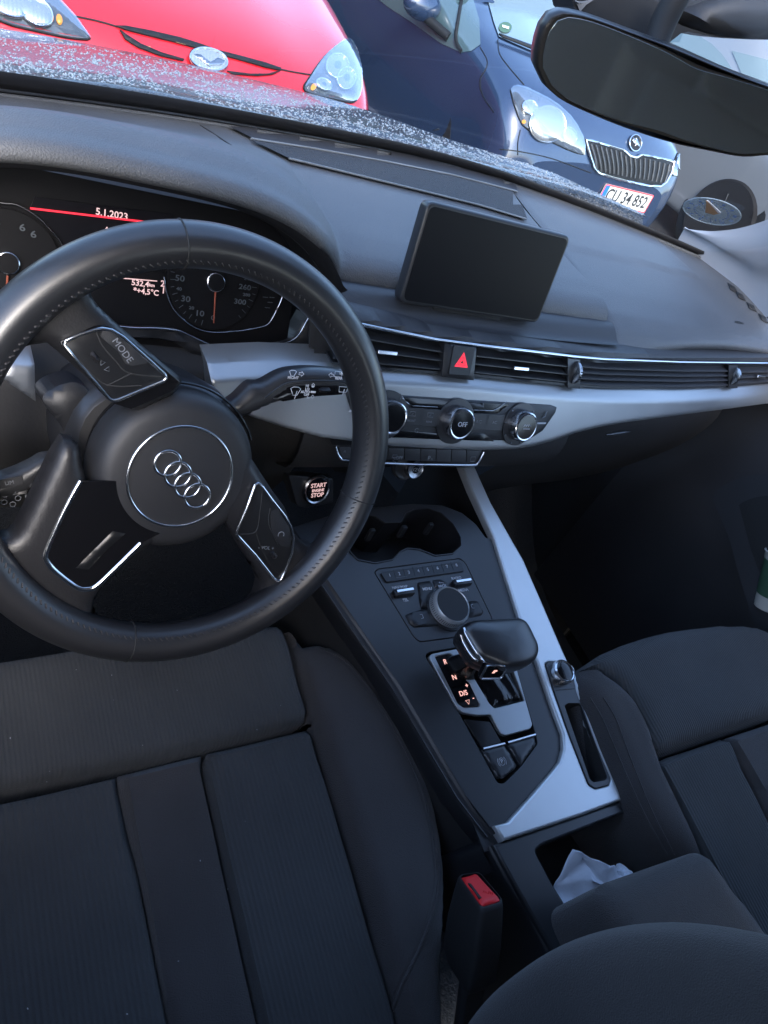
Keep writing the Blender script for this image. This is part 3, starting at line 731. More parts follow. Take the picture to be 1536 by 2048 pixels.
# lower left spoke, leather, open in the middle
o1 = ws(*K5((300, 480), (285, 462), (240, 452), (195, 520), (120, 680), (60, 800), (35, 825), (0, 832), (-40, 828)))
a0 = math.atan2(o1[-1][1], o1[-1][0]); bq = ws(*K5((440, 1180)))[0]; a1 = math.atan2(bq[1], bq[0])
if a0 > 0: a0 -= 2 * math.pi
if a1 > 0: a1 -= 2 * math.pi
o1 = o1 + arc(a0, a1, 16, RR - .002)[0:] + ws(*K5((430, 1172), (380, 1150), (356, 1110), (362, 1060), (420, 980), (500, 910), (590, 850), (640, 800), (500, 700), (330, 620)))
V = K5((300, 600), (268, 655), (222, 745), (180, 840), (166, 880), (172, 905), (205, 945), (285, 1005), (325, 1012), (362, 998), (440, 925), (528, 838), (640, 780), (500, 600))
sp1 = pillow('spoke', o1, WS, M['leather'], sw_, h=.010, r=.012, cell=.005, skirt=.012)
tubeV = [WS.p(a, b, .0105) for a, b in cr(ws(*V[:12]), 5)]
tube('spoke_trim', tubeV, .0022, M['chrome'], sp1, seg=8, flat=.7, up=WS.n)
plate('spoke_insert', ws(*V), WS, M['gloss'], sp1, th=.002, bev=.0003, h=.0107)
ins = ws(*K5((420, 790), (330, 880), (280, 930), (330, 935), (400, 860), (470, 800)))
pillow('insert_rib', ins, WS, M['padk'], sp1, h=.0125, r=.006, cell=.004, drop=.0016)
stt = bmesh.new()
L_ = resample([WS.p(a, b, .006) for a, b in ws(*K5((228, 462), (190, 535), (130, 665), (72, 780)))], 26)
# lower right spoke
o2 = ws(*K5((948, 505), (990, 570), (1045, 655), (1090, 715), (1108, 760), (1130, 820), (1165, 858), (1205, 868)))
a0 = math.atan2(o2[-1][1], o2[-1][0]); bq = ws(*K5((930, 1120)))[0]; a1 = math.atan2(bq[1], bq[0])
o2 = o2 + arc(a0, a1, 12, RR - .002) + ws(*K5((950, 1105), (985, 1060), (998, 1010), (985, 970), (940, 900), (880, 800), (800, 700), (850, 560)))
sp2 = pillow('spoke', o2, WS, M['leather'], sw_, h=.010, r=.012, cell=.005, skirt=.012)
# upper left spoke
o3 = ws(*K3((470, 985), (370, 880), (255, 775), (205, 735), (140, 745), (60, 765), (-20, 790)))
a0 = math.atan2(o3[-1][1], o3[-1][0]); bq = ws(*K3((395, 480)))[0]; a1 = math.atan2(bq[1], bq[0])
if a0 < 0: a0 += 2 * math.pi
if a1 < 0: a1 += 2 * math.pi
o3 = o3 + arc(a0, a1, 14, RR - .002) + ws(*K3((395, 500), (400, 530), (430, 575), (500, 640), (620, 745), (760, 860), (800, 900), (760, 960), (600, 1040)))
sp3 = pillow('spoke', o3, WS, M['leather'], sw_, h=.010, r=.012, cell=.005, skirt=.012)
bl = ws(*K3((480, 985), (380, 870), (260, 745), (250, 715), (400, 650), (450, 645), (530, 690), (770, 890), (740, 930), (560, 1010)))
plate('spoke_insert', bl, WS, M['gloss'], sp3, th=.003, bev=.0008, h=.0118)
P3 = ws(*K3((264, 728), (272, 712), (330, 685), (400, 664), (432, 660), (470, 666), (520, 696), (620, 785), (700, 856), (708, 872), (694, 886), (600, 925), (500, 966), (478, 970), (462, 962), (400, 890), (320, 795)))
P2 = ws(*K5((958, 612), (968, 606), (985, 620), (1020, 668), (1070, 730), (1095, 775), (1104, 810), (1098, 870), (1075, 935), (1058, 972), (1044, 978), (1028, 966), (960, 880), (905, 820), (886, 798), (890, 780), (925, 700)))
def buttonpad(loop, sp, fr, marks):
    tube('pad_trim', [fr.p(a, b, .0135) for a, b in loop], .0015, M['chrome'], sp, True, seg=8)
    pillow('button_pad', loop, fr, M['padk'], sp, h=.0135, r=.003, cell=.006, drop=.001)
buttonpad(P3, sp3, WS, 0); buttonpad(P2, sp2, WS, 0)
def groove(K, pts, sp): tube('button_gap', [WS.p(a, b, .0136) for a, b in cr(ws(*K(*pts)), 4)], .0005, M['deep'], sp, seg=4)
groove(K3, ((405, 672), (430, 730), (490, 800), (545, 850), (690, 868)), sp3); groove(K3, ((330, 790), (400, 870), (470, 905), (600, 905)), sp3); groove(K3, ((450, 905), (560, 850)), sp3)
groove(K5, ((985, 625), (975, 720), (960, 790), (900, 800)), sp2); groove(K5, ((960, 790), (985, 860), (1030, 935), (1060, 960)), sp2); groove(K5, ((1015, 700), (1010, 760), (1045, 840)), sp2)
bt = pillow('mode_button', ws(*K3((432, 668), (470, 672), (515, 700), (622, 795), (625, 808), (560, 820), (530, 810), (500, 760), (420, 690))), WS, M['plastic'], sp3, h=.0148, r=.0015, cell=.006, drop=.001)
text('button_text', 'MODE', WS.at(*ws(*K3((516, 752)))[0], .0151, R(-50)), .0072, M['grey'], bt)
pillow('scroll_wheel', fillet(ws(*K3((355, 765), (395, 735), (440, 790), (405, 830))), .002), WS, M['rubber'], sp3, h=.0175, r=.005, cell=.002, skirt=.003)
c = ws(*K3((438, 815)))[0]; f = WS.at(*c, .0138, R(-50))
tube('button_mark', [f.p(-.004, 0), f.p(-.001, .002), f.p(-.001, -.002)], .0004, M['grey'], sp3, True, seg=4); tube('button_mark', [f.p(.006, 0), f.p(.003, .002), f.p(.003, -.002)], .0004, M['grey'], sp3, True, seg=4)
pillow('phone_button', ws(*K5((1015, 715), (1040, 700), (1085, 770), (1098, 815), (1088, 850), (1055, 845), (1020, 790))), WS, M['plastic'], sp2, h=.0148, r=.0015, cell=.006, drop=.001)
c = ws(*K5((1054, 800)))[0]; f = WS.at(*c, .0149)
tube('button_mark', [f.p(.003 * math.cos(a), .003 * math.sin(a)) for a in np.linspace(-.5, 3.6, 10)], .0005, M['grey'], sp2, seg=4)
pillow('scroll_wheel', fillet(ws(*K5((1002, 870), (1030, 850), (1055, 885), (1025, 908))), .002), WS, M['rubber'], sp2, h=.0175, r=.005, cell=.002, skirt=.003)
c = ws(*K5((1000, 852)))[0]; f = WS.at(*c, .0138, R(-8))
text('button_mark', '- VOL +', f, .0048, M['grey'], sp2)

# hub ------------------------------------------------------------------
lc = wl((363, 955), h=0.)[0]; HC = WF.at(*lc)
hr = .0695
prof = [(hr * .93, -.046), (hr, -.036), (hr * 1.005, -.026), (hr * .985, -.015), (hr * .93, -.0075), (hr * .84, -.003), (hr * .74, -.0012), (.0445, -.0004), (.0438, -.001), (.0425, -.0008), (.02, .0008), (.0001, .0012)]
pr = cr(prof, 4); hub = lathe('airbag_cover', [(abs(a), b) for a, b in pr], HC, M['airbag'], sw_, 72, sharp=60)
tube('hub_ring', [HC.p(.0440 * math.cos(a), .0440 * math.sin(a), -.0002) for a in np.linspace(0, 2 * math.pi, 72, endpoint=False)], .0014, M['chrome'], hub, True, seg=8)
ra = math.atan2(-(.0284), .0268)
pts4 = [wl(q)[0] for q in ((334, 925), (392.5, 990))]
e0, e1 = np.array(pts4[0]), np.array(pts4[1])
for k in range(4):
    c = e0 + (e1 - e0) * k / 3
    tube('emblem_ring', [WF.p(c[0] + .0108 * math.cos(a), c[1] + .0108 * math.sin(a), .0022) for a in np.linspace(0, 2 * math.pi, 40, endpoint=False)], .00135, M['chrome'], hub, True, seg=8)
lathe('boss', [(.062, -.09), (.064, -.05), (.060, -.04)], HC, M['gloss'], sw_, 48)
# gloss collar seen between hub and upper spoke, thin bright edge
tube('collar_edge', [HC.p((hr + .004) * math.cos(a), (hr + .004) * math.sin(a), -.026) for a in np.linspace(.35, 1.75, 24)], .0012, M['gloss'], sw_, seg=6)

def RS(lp, n=70): return [tuple(x) for x in resample(cr(lp, 5, True), n, True)]
# ================================================================== STEERING COLUMN, STALKS
colm = thing('steering_column', 'grey plastic steering column cover half hidden behind the wheel hub', 'steering column', WF.p(0, 0, -.1))
def ell(a, b, h, cx=0., cy=0., n=28, p=2.6):
    out = []
    for k in range(n):
        t = 2 * math.pi * k / n; c, s = math.cos(t), math.sin(t)
        out.append(HC.p(cx + a * math.copysign(abs(c) ** (2 / p), c), cy + b * math.copysign(abs(s) ** (2 / p), s), h))
    return out
B = np.array([ell(.070, .058, -.060), ell(.078, .066, -.066), ell(.080, .068, -.09), ell(.078, .066, -.14), ell(.070, .058, -.22)])
sheet(B, 'column_cover', M['plastic2'], colm, closeu=True)
B = np.array([ell(.001, .001, -.0595), ell(.05, .04, -.0595), ell(.070, .058, -.060)]); sheet(B, 'column_front', M['deep'], colm, closeu=True)
M['colg'] = mat('grey_column_plastic', (.022, .023, .027), .5, bump=('vor', 900, .2, .0005))
cg = WF.up(-.075)
pillow('column_shroud', RS(cg.loop(KW((440, 480), (560, 380), (760, 330), (900, 400), (990, 470), (900, 590), (800, 740), (740, 900), (690, 880), (600, 740), (480, 600)))), cg, M['plastic'], colm, h=.006, r=.02, cell=.007, skirt=.04)
0 and lathe('adjuster_knob', [(.006, 0), (.006, .003), (.005, .005), (.0001, .0055)], cg.at(*cg.loop(KW((590, 520)))[0], .003), M['plastic2'], colm, 24)
SFm = WF.up(-.055)
stk = thing('wiper_stalk', 'black wiper stalk with white symbols reaching right from behind the steering wheel', 'stalk', SFm.p(.05, .02))
sl = SFm.loop(K5((860, 330), (905, 290), (958, 240), (1000, 238), (1060, 205), (1110, 188), (1200, 182), (1300, 192), (1330, 208), (1343, 248), (1332, 262), (1300, 282), (1180, 290), (1060, 312), (940, 366), (895, 385)))
body = pillow('stalk_arm', RS(sl), SFm, M['plastic2'], stk, h=.010, r=.010, cell=.004, skirt=.010)
ridge = SFm.loop(K5((1000, 290), (1060, 245), (1110, 228), (1200, 224), (1290, 228), (1335, 245)))
tube('arm_ridge', [SFm.p(a, b, .0098) for a, b in cr(ridge, 5)], .0012, M['plastic2'], body, seg=6)
pillow('switch_panel', SFm.loop(K5((1030, 290), (1080, 250), (1120, 238), (1290, 238), (1328, 250), (1300, 276), (1180, 284), (1070, 302))), SFm, M['gloss'], body, h=.0108, r=.002, cell=.005, drop=.001)
pillow('slide_switch', SFm.loop(K5((1198, 246), (1250, 242), (1255, 268), (1202, 272))), SFm, M['rubber'], body, h=.0145, r=.003, cell=.002, skirt=.003)
tube('stalk_tip', [SFm.p(a, b, .0085) for a, b in cr(SFm.loop(K5((1290, 196), (1326, 208), (1342, 246))), 5)], .0016, M['silverB'], body, seg=6)
def sm(q, s, z=.0034): text('stalk_text', s, SFm.at(*SFm.loop(K5(q))[0], .0112, R(2)), z, M['white'], body, bold=.00008)
sm((1106, 211), 'FRONT'); sm((1280, 214), 'REAR'); sm((1160, 242), 'HI'); sm((1160, 254), 'LO'); sm((1153, 265), 'AUTO'); sm((1157, 276), 'OFF', .0032); sm((1163, 286), '1x', .0032)
def si(q, pts, closed=True, r=.00035):
    f = SFm.at(*SFm.loop(K5(q))[0], .0112); tube('stalk_symbol', [f.p(a, b) for a, b in pts], r, M['white'], body, closed, seg=4)
wip = [(-.0045, .0035), (-.002, .0048), (.002, .0048), (.0045, .0035), (.0018, -.002), (-.0018, -.002)]
si((1114, 268), [(a * 1.15, b * 1.15) for a, b in wip]); si((1114, 272), [(0, -.005), (.0015, .003)], False)
si((1104, 198), [(a * .8, b * .8) for a, b in wip]); si((1278, 200), [(-.004, -.002), (-.004, .003), (.004, .003), (.004, -.002)])
si((1297, 258), [(-.0045, -.002), (-.005, .0032), (.005, .0032), (.0035, -.002)]); si((1297, 262), [(0, -.004), (.001, .002)], False)
for q, s in (((1136, 196), 1), ((1252, 201), -1)): si(q, [(-.002 * s, -.001), (.0005 * s, -.001), (.0005 * s, -.0022), (.003 * s, 0), (.0005 * s, .0022), (.0005 * s, .001), (-.002 * s, .001)])
si((1182, 240), [(-.0014, -.001), (.0014, -.001), (.0014, .0006), (0, .002), (-.0014, .0006)])
si((1180, 284), [(0, -.0018), (.0018, 0), (0, .0018), (-.0018, 0)])
f = SFm.at(*SFm.loop(K5((1182, 265)))[0], .0112); plate('stalk_symbol', [(-.0025, -.0009), (.003, -.0009), (.003, .0009), (-.0025, .0009)], f, M['white'], body, th=.0004, bev=.0001)
plate('stalk_symbol', [(-.001, -.0009), (.001, -.0009), (.001, .0009), (-.001, .0009)], f.at(-.001, .0052), M['white'], body, th=.0004, bev=.0001)
# light stalk left
lst = thing('light_stalk', 'black light stalk showing small symbols behind the left rim of the steering wheel', 'stalk', SFm.p(-.1, 0))
ll = SFm.loop(KW((-320, 1440), (-150, 1370), (0, 1290), (160, 1230), (330, 1150), (420, 1095), (540, 1080), (640, 1100), (600, 1180), (500, 1230), (360, 1330), (340, 1400), (200, 1460), (0, 1520), (-300, 1600)))
b2 = pillow('stalk_arm', RS(ll), SFm, M['plastic2'], lst, h=.008, r=.009, cell=.005, skirt=.012)
l2 = SFm.loop(KW((-200, 1470), (20, 1440), (200, 1360), (345, 1310), (370, 1385), (350, 1460), (160, 1570), (40, 1600), (-200, 1640)))
b3 = pillow('lower_switch', l2, SFm.up(-.006), M['plastic'], lst, h=.008, r=.006, cell=.006, skirt=.01)
f = SFm.at(*SFm.loop(KW((80, 1318)))[0], .0085, R(12)); plate('lamp_field', fillet([(-.010, -.004), (.010, -.004), (.010, .004), (-.010, .004)], .001), f, M['plastic'], b2, th=.001, bev=.0003, h=.001); text('stalk_text', 'LIM', f.at(0, 0, .0012), .0045, M['grey'], b2)
f = SFm.at(*SFm.loop(KW((280, 1380)))[0], .0042, R(12)); text('stalk_text', 'CANCEL', f, .0045, M['grey'], b3); text('stalk_text', 'RESUME', f.at(.003, -.008), .004, M['grey'], b3)
f = SFm.at(*SFm.loop(KW((100, 1500)))[0], .0042)
for a in range(5): tube('stalk_symbol', [f.p(.0055 * math.cos(a * 1.257) + .0022 * math.cos(t), .0055 * math.sin(a * 1.257) + .0022 * math.sin(t)) for t in np.linspace(0, 6.28, 8, endpoint=False)], .0004, M['grey'], b3, True, seg=4)

# ================================================================== CENTRE CONSOLE
cs_ = R(10.8); CFo = Fr((0, 0, .66), (1, 0, 0), (0, math.cos(cs_), math.sin(cs_)))
con = thing('center_console', 'sloping black centre console with a wide brushed silver border between the two seats', 'centre console', (0, -.1, .35))
C = CFo.loop
leftl = C([(990, 1668), (930, 1590), (800, 1372), (716, 1250), (661, 1169)]); d = np.array(leftl[-1]) - np.array(leftl[0]); d /= np.linalg.norm(d)
fl = tuple(np.array(leftl[-1]) + d * .085)
inner = C([(1010, 1646), (1060, 1590), (1100, 1543), (1114, 1525), (1121, 1500), (1120, 1470), (1103, 1425), (1070, 1330), (1034, 1240), (983, 1078), (937, 980), (915, 940)])
deck = leftl[::-1] + inner[:-2] + C(KA((1262, 690), (1205, 610), (1120, 540), (1000, 494), (820, 484), (590, 505), (420, 520))) + [fl]
mmi = fillet(C(KA((578, 905), (598, 884), (1105, 818), (1140, 845), (1306, 1190), (1290, 1250), (1120, 1300), (860, 1335), (822, 1305))), .004)
shg = fillet(C(KB((155, 345), (175, 322), (380, 285), (640, 236), (718, 440), (838, 840), (845, 885), (742, 1025), (640, 1128), (600, 1125), (375, 715))), .004)
cupL = C([(690, 1055), (700, 1040), (722, 1030), (750, 1032), (770, 1046), (802, 1045), (812, 1028), (828, 1020), (856, 1017), (882, 1026), (906, 1048), (921, 1075), (922, 1092), (905, 1108), (870, 1112), (840, 1100), (815, 1097), (800, 1104), (785, 1120), (750, 1127), (715, 1120), (700, 1105)])
def shrink(lp, d):
    A = np.array(lp); c = A.mean(0); L = np.linalg.norm(A - c, axis=1)[:, None]; return [tuple(x) for x in c + (A - c) * (1 - d / L)]
plate('deck_end', C([(930, 1590), (1006, 1640), (1014, 1690), (975, 1702)]), CFo, M['plastic'], con, th=.004, bev=.0005, h=-.006)
deckd = plate('deck', [deck, mmi[::-1], shg[::-1], cupL[::-1]], CFo, M['plastic2'], con, th=.004, bev=.0008)
def pit(name, loop, fr, depth, mt, parent, inset=.0, h0=-.0005):
    A = loop; Bm = shrink(loop, inset) if inset else loop; n = len(A); vs = [fr.p(*p, h0) for p in A] + [fr.p(*p, -depth) for p in Bm]
    fs = [(i, (i + 1) % n, n + (i + 1) % n, n + i) for i in range(n)] + [tuple(range(n, 2 * n))]
    return mesh(name, vs, fs, mt, parent, True, None, 40)
pit('panel_recess', mmi, CFo, .012, M['deep'], con); pit('selector_recess', shg, CFo, .03, M['deep'], con)
M['cupin'] = mat('cup_holder_plastic', (.012, .012, .014), .45)
ch_ = pit('cup_holder', cupL, CFo, .075, M['cupin'], con, .004)
tube('cup_holder_rim', [CFo.p(a, b, .0006) for a, b in cupL], .0011, M['plastic2'], ch_, True, seg=6)
for q in ((741, 1068), (805, 1062), (858, 1056)):
    c = CFo.loop([q], -.02)[0]; box('cup_clip', CFo.p(*c, -.022), (.008, .006, .022), M['plastic2'], ch_, bev=.0015)
# side walls
ledge = [tuple(np.array(p) + np.array([-.006, 0])) for p in [leftl[0]] + leftl[1:] + [fl]]
rows = [[CFo.p(*p, -.0005) for p in leftl + [fl]], [CFo.p(p[0] - .003, p[1], -.003) for p in leftl + [fl]], [CFo.p(p[0] - .0065, p[1], -.004) for p in leftl + [fl]],
        [CFo.p(p[0] - .010, p[1], -.010) for p in leftl + [fl]], [CFo.p(p[0] - .010, p[1], -.045) for p in leftl + [fl]]]
surf(rows, 3, 3, 'console_edge', M['plastic'], con)
tube('edge_bead', [CFo.p(p[0] - .0085, p[1], -.0045) for p in leftl + [fl]], .0012, M['plastic2'], con, seg=6)
rows = [[np.array([CFo.p(*p)[0] - .008 + k[0], CFo.p(*p)[1], CFo.p(*p)[2] + k[1]]) for p in leftl + [fl]] for k in ((0, -.03), (-.004, -.1), (-.002, -.2), (0, -.36))]
surf(rows, 3, 3, 'console_side', M['deep'], con)
rows = [[(.168, y, .65 + y * .19 + dz) for y in (-.32, -.1, .1, .3)] for dz in (0, -.1, -.35)]
surf(rows, 3, 3, 'console_side', M['deep'], con)
# silver border with the media insert and key slot
outer = C([(948, 928), (955, 945), (983, 1006), (1048, 1120), (1083, 1200), (1125, 1298), (1200, 1460), (1244, 1600)], )
bor = [tuple(p) for p in CFo.loop([(948, 928), (983, 1006), (1048, 1120), (1083, 1200), (1125, 1298), (1200, 1460), (1244, 1600), (1170, 1628), (1008, 1682), (989, 1651)], .006)]
inn6 = CFo.loop([(1010, 1646), (1060, 1590), (1100, 1543), (1114, 1525), (1121, 1500), (1120, 1470), (1103, 1425), (1070, 1330), (1034, 1240), (983, 1078), (937, 980), (917, 930)], .0)
insl = fillet(CFo.loop(KB((893, 392), (915, 378), (985, 380), (1055, 415), (1082, 560), (1180, 830), (1297, 1105), (1283, 1138), (1200, 1160), (1160, 1135), (1040, 830), (945, 560)), .006), .003)
slot = fillet(CFo.loop(KB((1010, 650), (1030, 635), (1100, 635), (1118, 655), (1272, 1090), (1258, 1108), (1188, 1120), (1168, 1105)), .006), .003)
sb = plate('silver_border', [bor + inn6, insl[::-1]], CFo, M['silverB'], con, th=.014, bev=.0032, h=.006)
pt_ = plate('media_insert', [shrink(insl, .0004), slot[::-1]], CFo, M['plastic2'], con, th=.006, bev=.0006, h=.0066)
pit('key_slot', slot, CFo.up(.006), .05, M['deep'], pt_, .003)
kc = CFo.loop(KB((1000, 445)), .012)[0]
lathe('volume_knob', [(.0165, .006), (.0168, .010), (.0160, .0165), (.0140, .0180), (.0128, .0172), (.0126, .0150)], CFo.at(*kc), M['chrome'], pt_, 44, cap=False)
lathe('knob_face', [(.0128, .0168), (.0100, .0178), (.0001, .0180)], CFo.at(*kc), M['gloss'], pt_, 30)
for q, s in (((925, 400), '( off'), ((968, 527), '|<<'), ((1045, 512), '>>|')): text('insert_text', s, CFo.at(*CFo.loop(KB(q), .0066)[0], .0068, 0), .0045, M['grey'], pt_)
tube('insert_line', [CFo.p(*p, .0068) for p in CFo.loop(KB((955, 555), (1075, 545)), .0066)], .0004, M['deep'], pt_, seg=4)

# infotainment controls
mp = plate('control_panel', shrink(mmi, .0009), CFo, M['plastic2'], con, th=.004, bev=.0008, h=.0)
rowp = fillet(C(KA((612, 912), (1108, 846), (1130, 902), (648, 972))), .003)
rw = plate('preset_row', rowp, CFo, M['plastic'], mp, th=.003, bev=.0008, h=.0028)
for k in range(8):
    q = (668 + (1078 - 668) * k / 7, 930 + (868 - 930) * k / 7); text('preset_text', str(k + 1), CFo.at(*C(KA(q))[0], .003), .0062, M['white'], rw)
    if k: 
        q2 = (q[0] - 29, q[1] + 5); c = C(KA((q2[0] - 8, q2[1] - 27), (q2[0] + 10, q2[1] + 27))); tube('preset_gap', [CFo.p(*c[0], .0029), CFo.p(*c[1], .0029)], .0003, M['deep'], rw, seg=4)
tube('panel_tick', [CFo.p(*p, .003) for p in C(KA((704, 946), (770, 938)))], .0003, M['grey'], rw, seg=4)
def ctl(name, pts, h=.0035, r=.0018, m='plastic'): return pillow(name, fillet(C(KA(*pts)), .003), CFo, M[m], mp, h=h, r=r, cell=.004, skirt=.003)
ctl('menu_button', ((842, 970), (922, 956), (950, 1022), (915, 1060), (905, 1122), (862, 1135))); ctl('back_button', ((932, 954), (985, 948), (1040, 985), (1050, 1010), (990, 1005), (955, 1015)))
ctl('left_button', ((765, 1168), (900, 1122), (930, 1180), (990, 1235), (830, 1246), (795, 1228))); ctl('right_button', ((1155, 1085), (1210, 1078), (1252, 1148), (1235, 1172), (1160, 1188), (1160, 1130)))
for q, s, z in (((896, 1015), 'MENU', .0055), ((988, 998), 'BACK', .0050), ((735, 998), 'NAV/MAP', .0055), ((770, 1077), 'TEL', .0055), ((1083, 942), 'RADIO', .0055), ((1126, 1015), 'MEDIA', .0055)):
    text('panel_text', s, CFo.at(*C(KA(q))[0], .0039 if s in ('MENU', 'BACK') else .0004), z, M['white'], mp, bold=.00005)
f = CFo.at(*C(KA((982, 978)))[0], .0039); tube('panel_symbol', [f.p(-.002, .0018), f.p(-.004, .0004), f.p(-.002, -.001)], .0003, M['white'], mp, seg=4); tube('panel_symbol', [f.p(-.004, .0004), f.p(.003, .0004), f.p(.003, -.0012)], .0003, M['white'], mp, seg=4)
for q, s in (((862, 1184), 1), ((1173, 1122), -1)):
    f = CFo.at(*C(KA(q))[0], .0039); tube('panel_symbol', [f.p(-.0018 * s, .0028), f.p(.0015 * s, .0024), f.p(.0015 * s, -.0024), f.p(-.0018 * s, -.0028)], .0004, M['white'], mp, seg=4)
for q, r0 in (((750, 1032), 0), ((1108, 972), 1)):
    f = CFo.at(*C(KA(q))[0], .0005, R(2)); tg = box('toggle', f.p(0, -.001, .002), (.031, .009, .008), M['plastic'], mp, bev=.002)
    plate('toggle_cap', fillet([(-.0125, -.0018), (.0135, -.0018), (.0135, .0022), (-.0125, .0022)], .001), f, M['chrome'], tg, th=.004, bev=.0008, h=.0085)
kb = CFo.at(*C([(893, 1219)])[0])
M['matt'] = mat('matt_rubber', (.020, .021, .023), .75, bump=('noise', 500, .1, .0005))
class KFr(Fr):
    def p(s, a, b, h=0.): return Fr.p(s, a * .88, b * .88, h)
kb = KFr(kb.o, kb.u, kb.v)
kn = lathe('rotary_knob', [(.0300, .000), (.0308, .004), (.0300, .012), (.0282, .0155), (.0272, .0166), (.0262, .0158), (.0258, .0140)], kb, M['silverB'], con, 72, cap=False)
for i in range(60):
    a = i * math.pi / 30; tube('ridge', [kb.p(.0306 * math.cos(a), .0306 * math.sin(a), .0055), kb.p(.0299 * math.cos(a), .0299 * math.sin(a), .0115)], .0004, M['chromeD'], kn, seg=4, caps=False)
lathe('knob_face', [(.0258, .0158), (.0245, .0152), (.0001, .0146)], kb, M['matt'], kn, 48)
lathe('knob_collar', [(.0345, -.001), (.0340, .0022), (.030, .0024)], kb, M['plastic'], kn, 48)

# selector bezel and brake buttons
bz = fillet(C(KB((172, 352), (190, 333), (380, 296), (690, 248), (716, 440), (810, 770), (795, 795), (645, 836), (616, 826), (552, 708), (470, 712), (380, 696), (350, 672))), .003)
h1 = fillet(C(KB((210, 352), (298, 332), (318, 342), (398, 490), (425, 515), (484, 640), (478, 660), (385, 664), (350, 640))), .002)
h2 = fillet(C(KB((352, 318), (480, 296), (660, 272), (690, 440), (758, 622), (575, 668), (545, 640))), .002)
bzo = plate('selector_bezel', [bz, h1[::-1], h2[::-1]], CFo, M['silver'], con, th=.006, bev=.0012, h=.002)
plate('gear_window', shrink(h1, .0002), CFo, M['gloss'], con, th=.002, bev=.0003, h=.0012)
for q, s, z in (((275, 383), 'R', .0088), ((330, 478), 'N', .0088), ((386, 576), 'D/S', .0085), ((407, 529), '+', .008), ((446, 603), '-', .008)):
    text('gear_letter', s, CFo.at(*C(KB(q))[0], .0014), z, M['glowO'], bzo, bold=.0001)
f = CFo.at(*C(KB((414, 628)))[0], .0014); tube('gear_mark', [f.p(-.003, .002), f.p(.003, .002), f.p(0, -.003)], .0004, M['glowO'], bzo, True, seg=4)
pit('selector_gate', shrink(h2, -.001), CFo.up(.0), .006, M['deep'], bzo)
plate('gloss_cover', fillet(C(KB((392, 732), (552, 748), (625, 876), (502, 905))), .002), CFo, M['gloss'], con, th=.003, bev=.0005, h=.0)
for nm, lp, tr_ in (('parking_brake_button', ((500, 922), (636, 888), (718, 1018), (702, 1042), (628, 1100), (596, 1092)), ((504, 918), (636, 885))), ('hold_button', ((655, 884), (826, 834), (832, 892), (740, 1020), (725, 1000)), ((655, 880), (824, 830)))):
    b = pillow(nm, fillet(C(KB(*lp)), .002), CFo, M['plastic2'], con, h=.002, r=.0012, cell=.004, skirt=.006)
    c = C(KB(*tr_)); tube('button_trim', [CFo.p(*c[0], .002), CFo.p(*c[1], .002)], .0017, M['chrome'], b, seg=8)
    if nm[0] == 'p':
        f = CFo.at(*C(KB((620, 996)))[0], .0022)
        text('brake_symbol', 'P', f, .0068, M['white'], b); tube('brake_symbol', [f.p(.0042 * math.cos(a), .0042 * math.sin(a)) for a in np.linspace(0, 6.28, 20, endpoint=False)], .0003, M['white'], b, True, seg=4)
        for s in (0, math.pi): tube('brake_symbol', [f.p(.0062 * math.cos(a + s), .0062 * math.sin(a + s)) for a in np.linspace(-.8, .8, 8)], .0003, M['white'], b, seg=4)

# storage box behind the border
sill = C([(1008, 1683), (1244, 1601), (1262, 1600), (1280, 1612), (1370, 1712), (1480, 1830)]) + [(.20, -.62), (-.015, -.62)] + C([(1100, 1895), (1020, 1755), (985, 1690)])
boxl = fillet(C([(1070, 1702), (1085, 1690), (1250, 1625), (1270, 1632), (1352, 1712), (1420, 1790)]) + [(.165, -.60), (.02, -.60)] + C([(1155, 1850), (1105, 1770)]), .004)
sx_ = plate('storage_surround', [sill, boxl[::-1]], CFo, M['plastic2'], con, th=.012, bev=.003, h=.001)
pit('storage_box', boxl, CFo.up(.0), .10, M['deep'], con, .006)
rows = [[CFo.p(*p, h) + np.array([dx, 0, 0]) for p in C([(985, 1690), (1020, 1755), (1100, 1895)]) + [(-.015, -.62)]] for h, dx in ((-.004, .0), (-.012, -.004), (-.06, -.010), (-.16, -.012), (-.3, -.012))]
surf(rows, 4, 4, 'console_side', M['plastic'], con)
rows = [[CFo.p(*p, h) + np.array([dx, 0, 0]) for p in [leftl[0]] + C([(975, 1690), (1000, 1740)])] for h, dx in ((-.006, -.004), (-.06, -.012), (-.16, -.012), (-.3, -.012))]
surf(rows, 4, 4, 'console_side', M['plastic'], con)

# ================================================================== GEAR SELECTOR
gs = thing('gear_selector', 'stubby black leather gear selector knob with a chrome side and a lit release button', 'gear selector', CFo.p(*C(KB((610, 560)))[0]))
GK = CFo.up(.088)
gl = fillet(GK.loop(KB((384, 172), (405, 138), (440, 120), (735, 103), (778, 120), (805, 160), (862, 280), (862, 330), (838, 372), (775, 408), (650, 418), (500, 352), (470, 320)), -.006), .008, 4)
gl = [tuple(x) for x in resample(gl, 60, True)]
def scaled(lp, s, dx=0., dy=0.): A = np.array(lp); c = A.mean(0); return [tuple(x) for x in c + (A - c) * s + np.array([dx, dy])]
def stack(name, lp, fr, lv, mt, parent, cap=True, label=None):
    B = np.array([[fr.p(*q, h) for q in scaled(lp, s, *(o if o else (0, 0)))] for s, h, *o_ in lv for o in [o_[0] if o_ else None]])
    return sheet(B, name, mt, parent, closeu=True, label=label)
topc = cr([(.002, .0035), (.35, .0030), (.62, .0012), (.82, -.0015), (.93, -.005), (.985, -.010), (1.0, -.016), (.985, -.022), (.94, -.027)], 3)
kb_ = stack('knob', gl, GK, [(max(s, .001), h) for s, h in topc], M['leather_s'], gs)
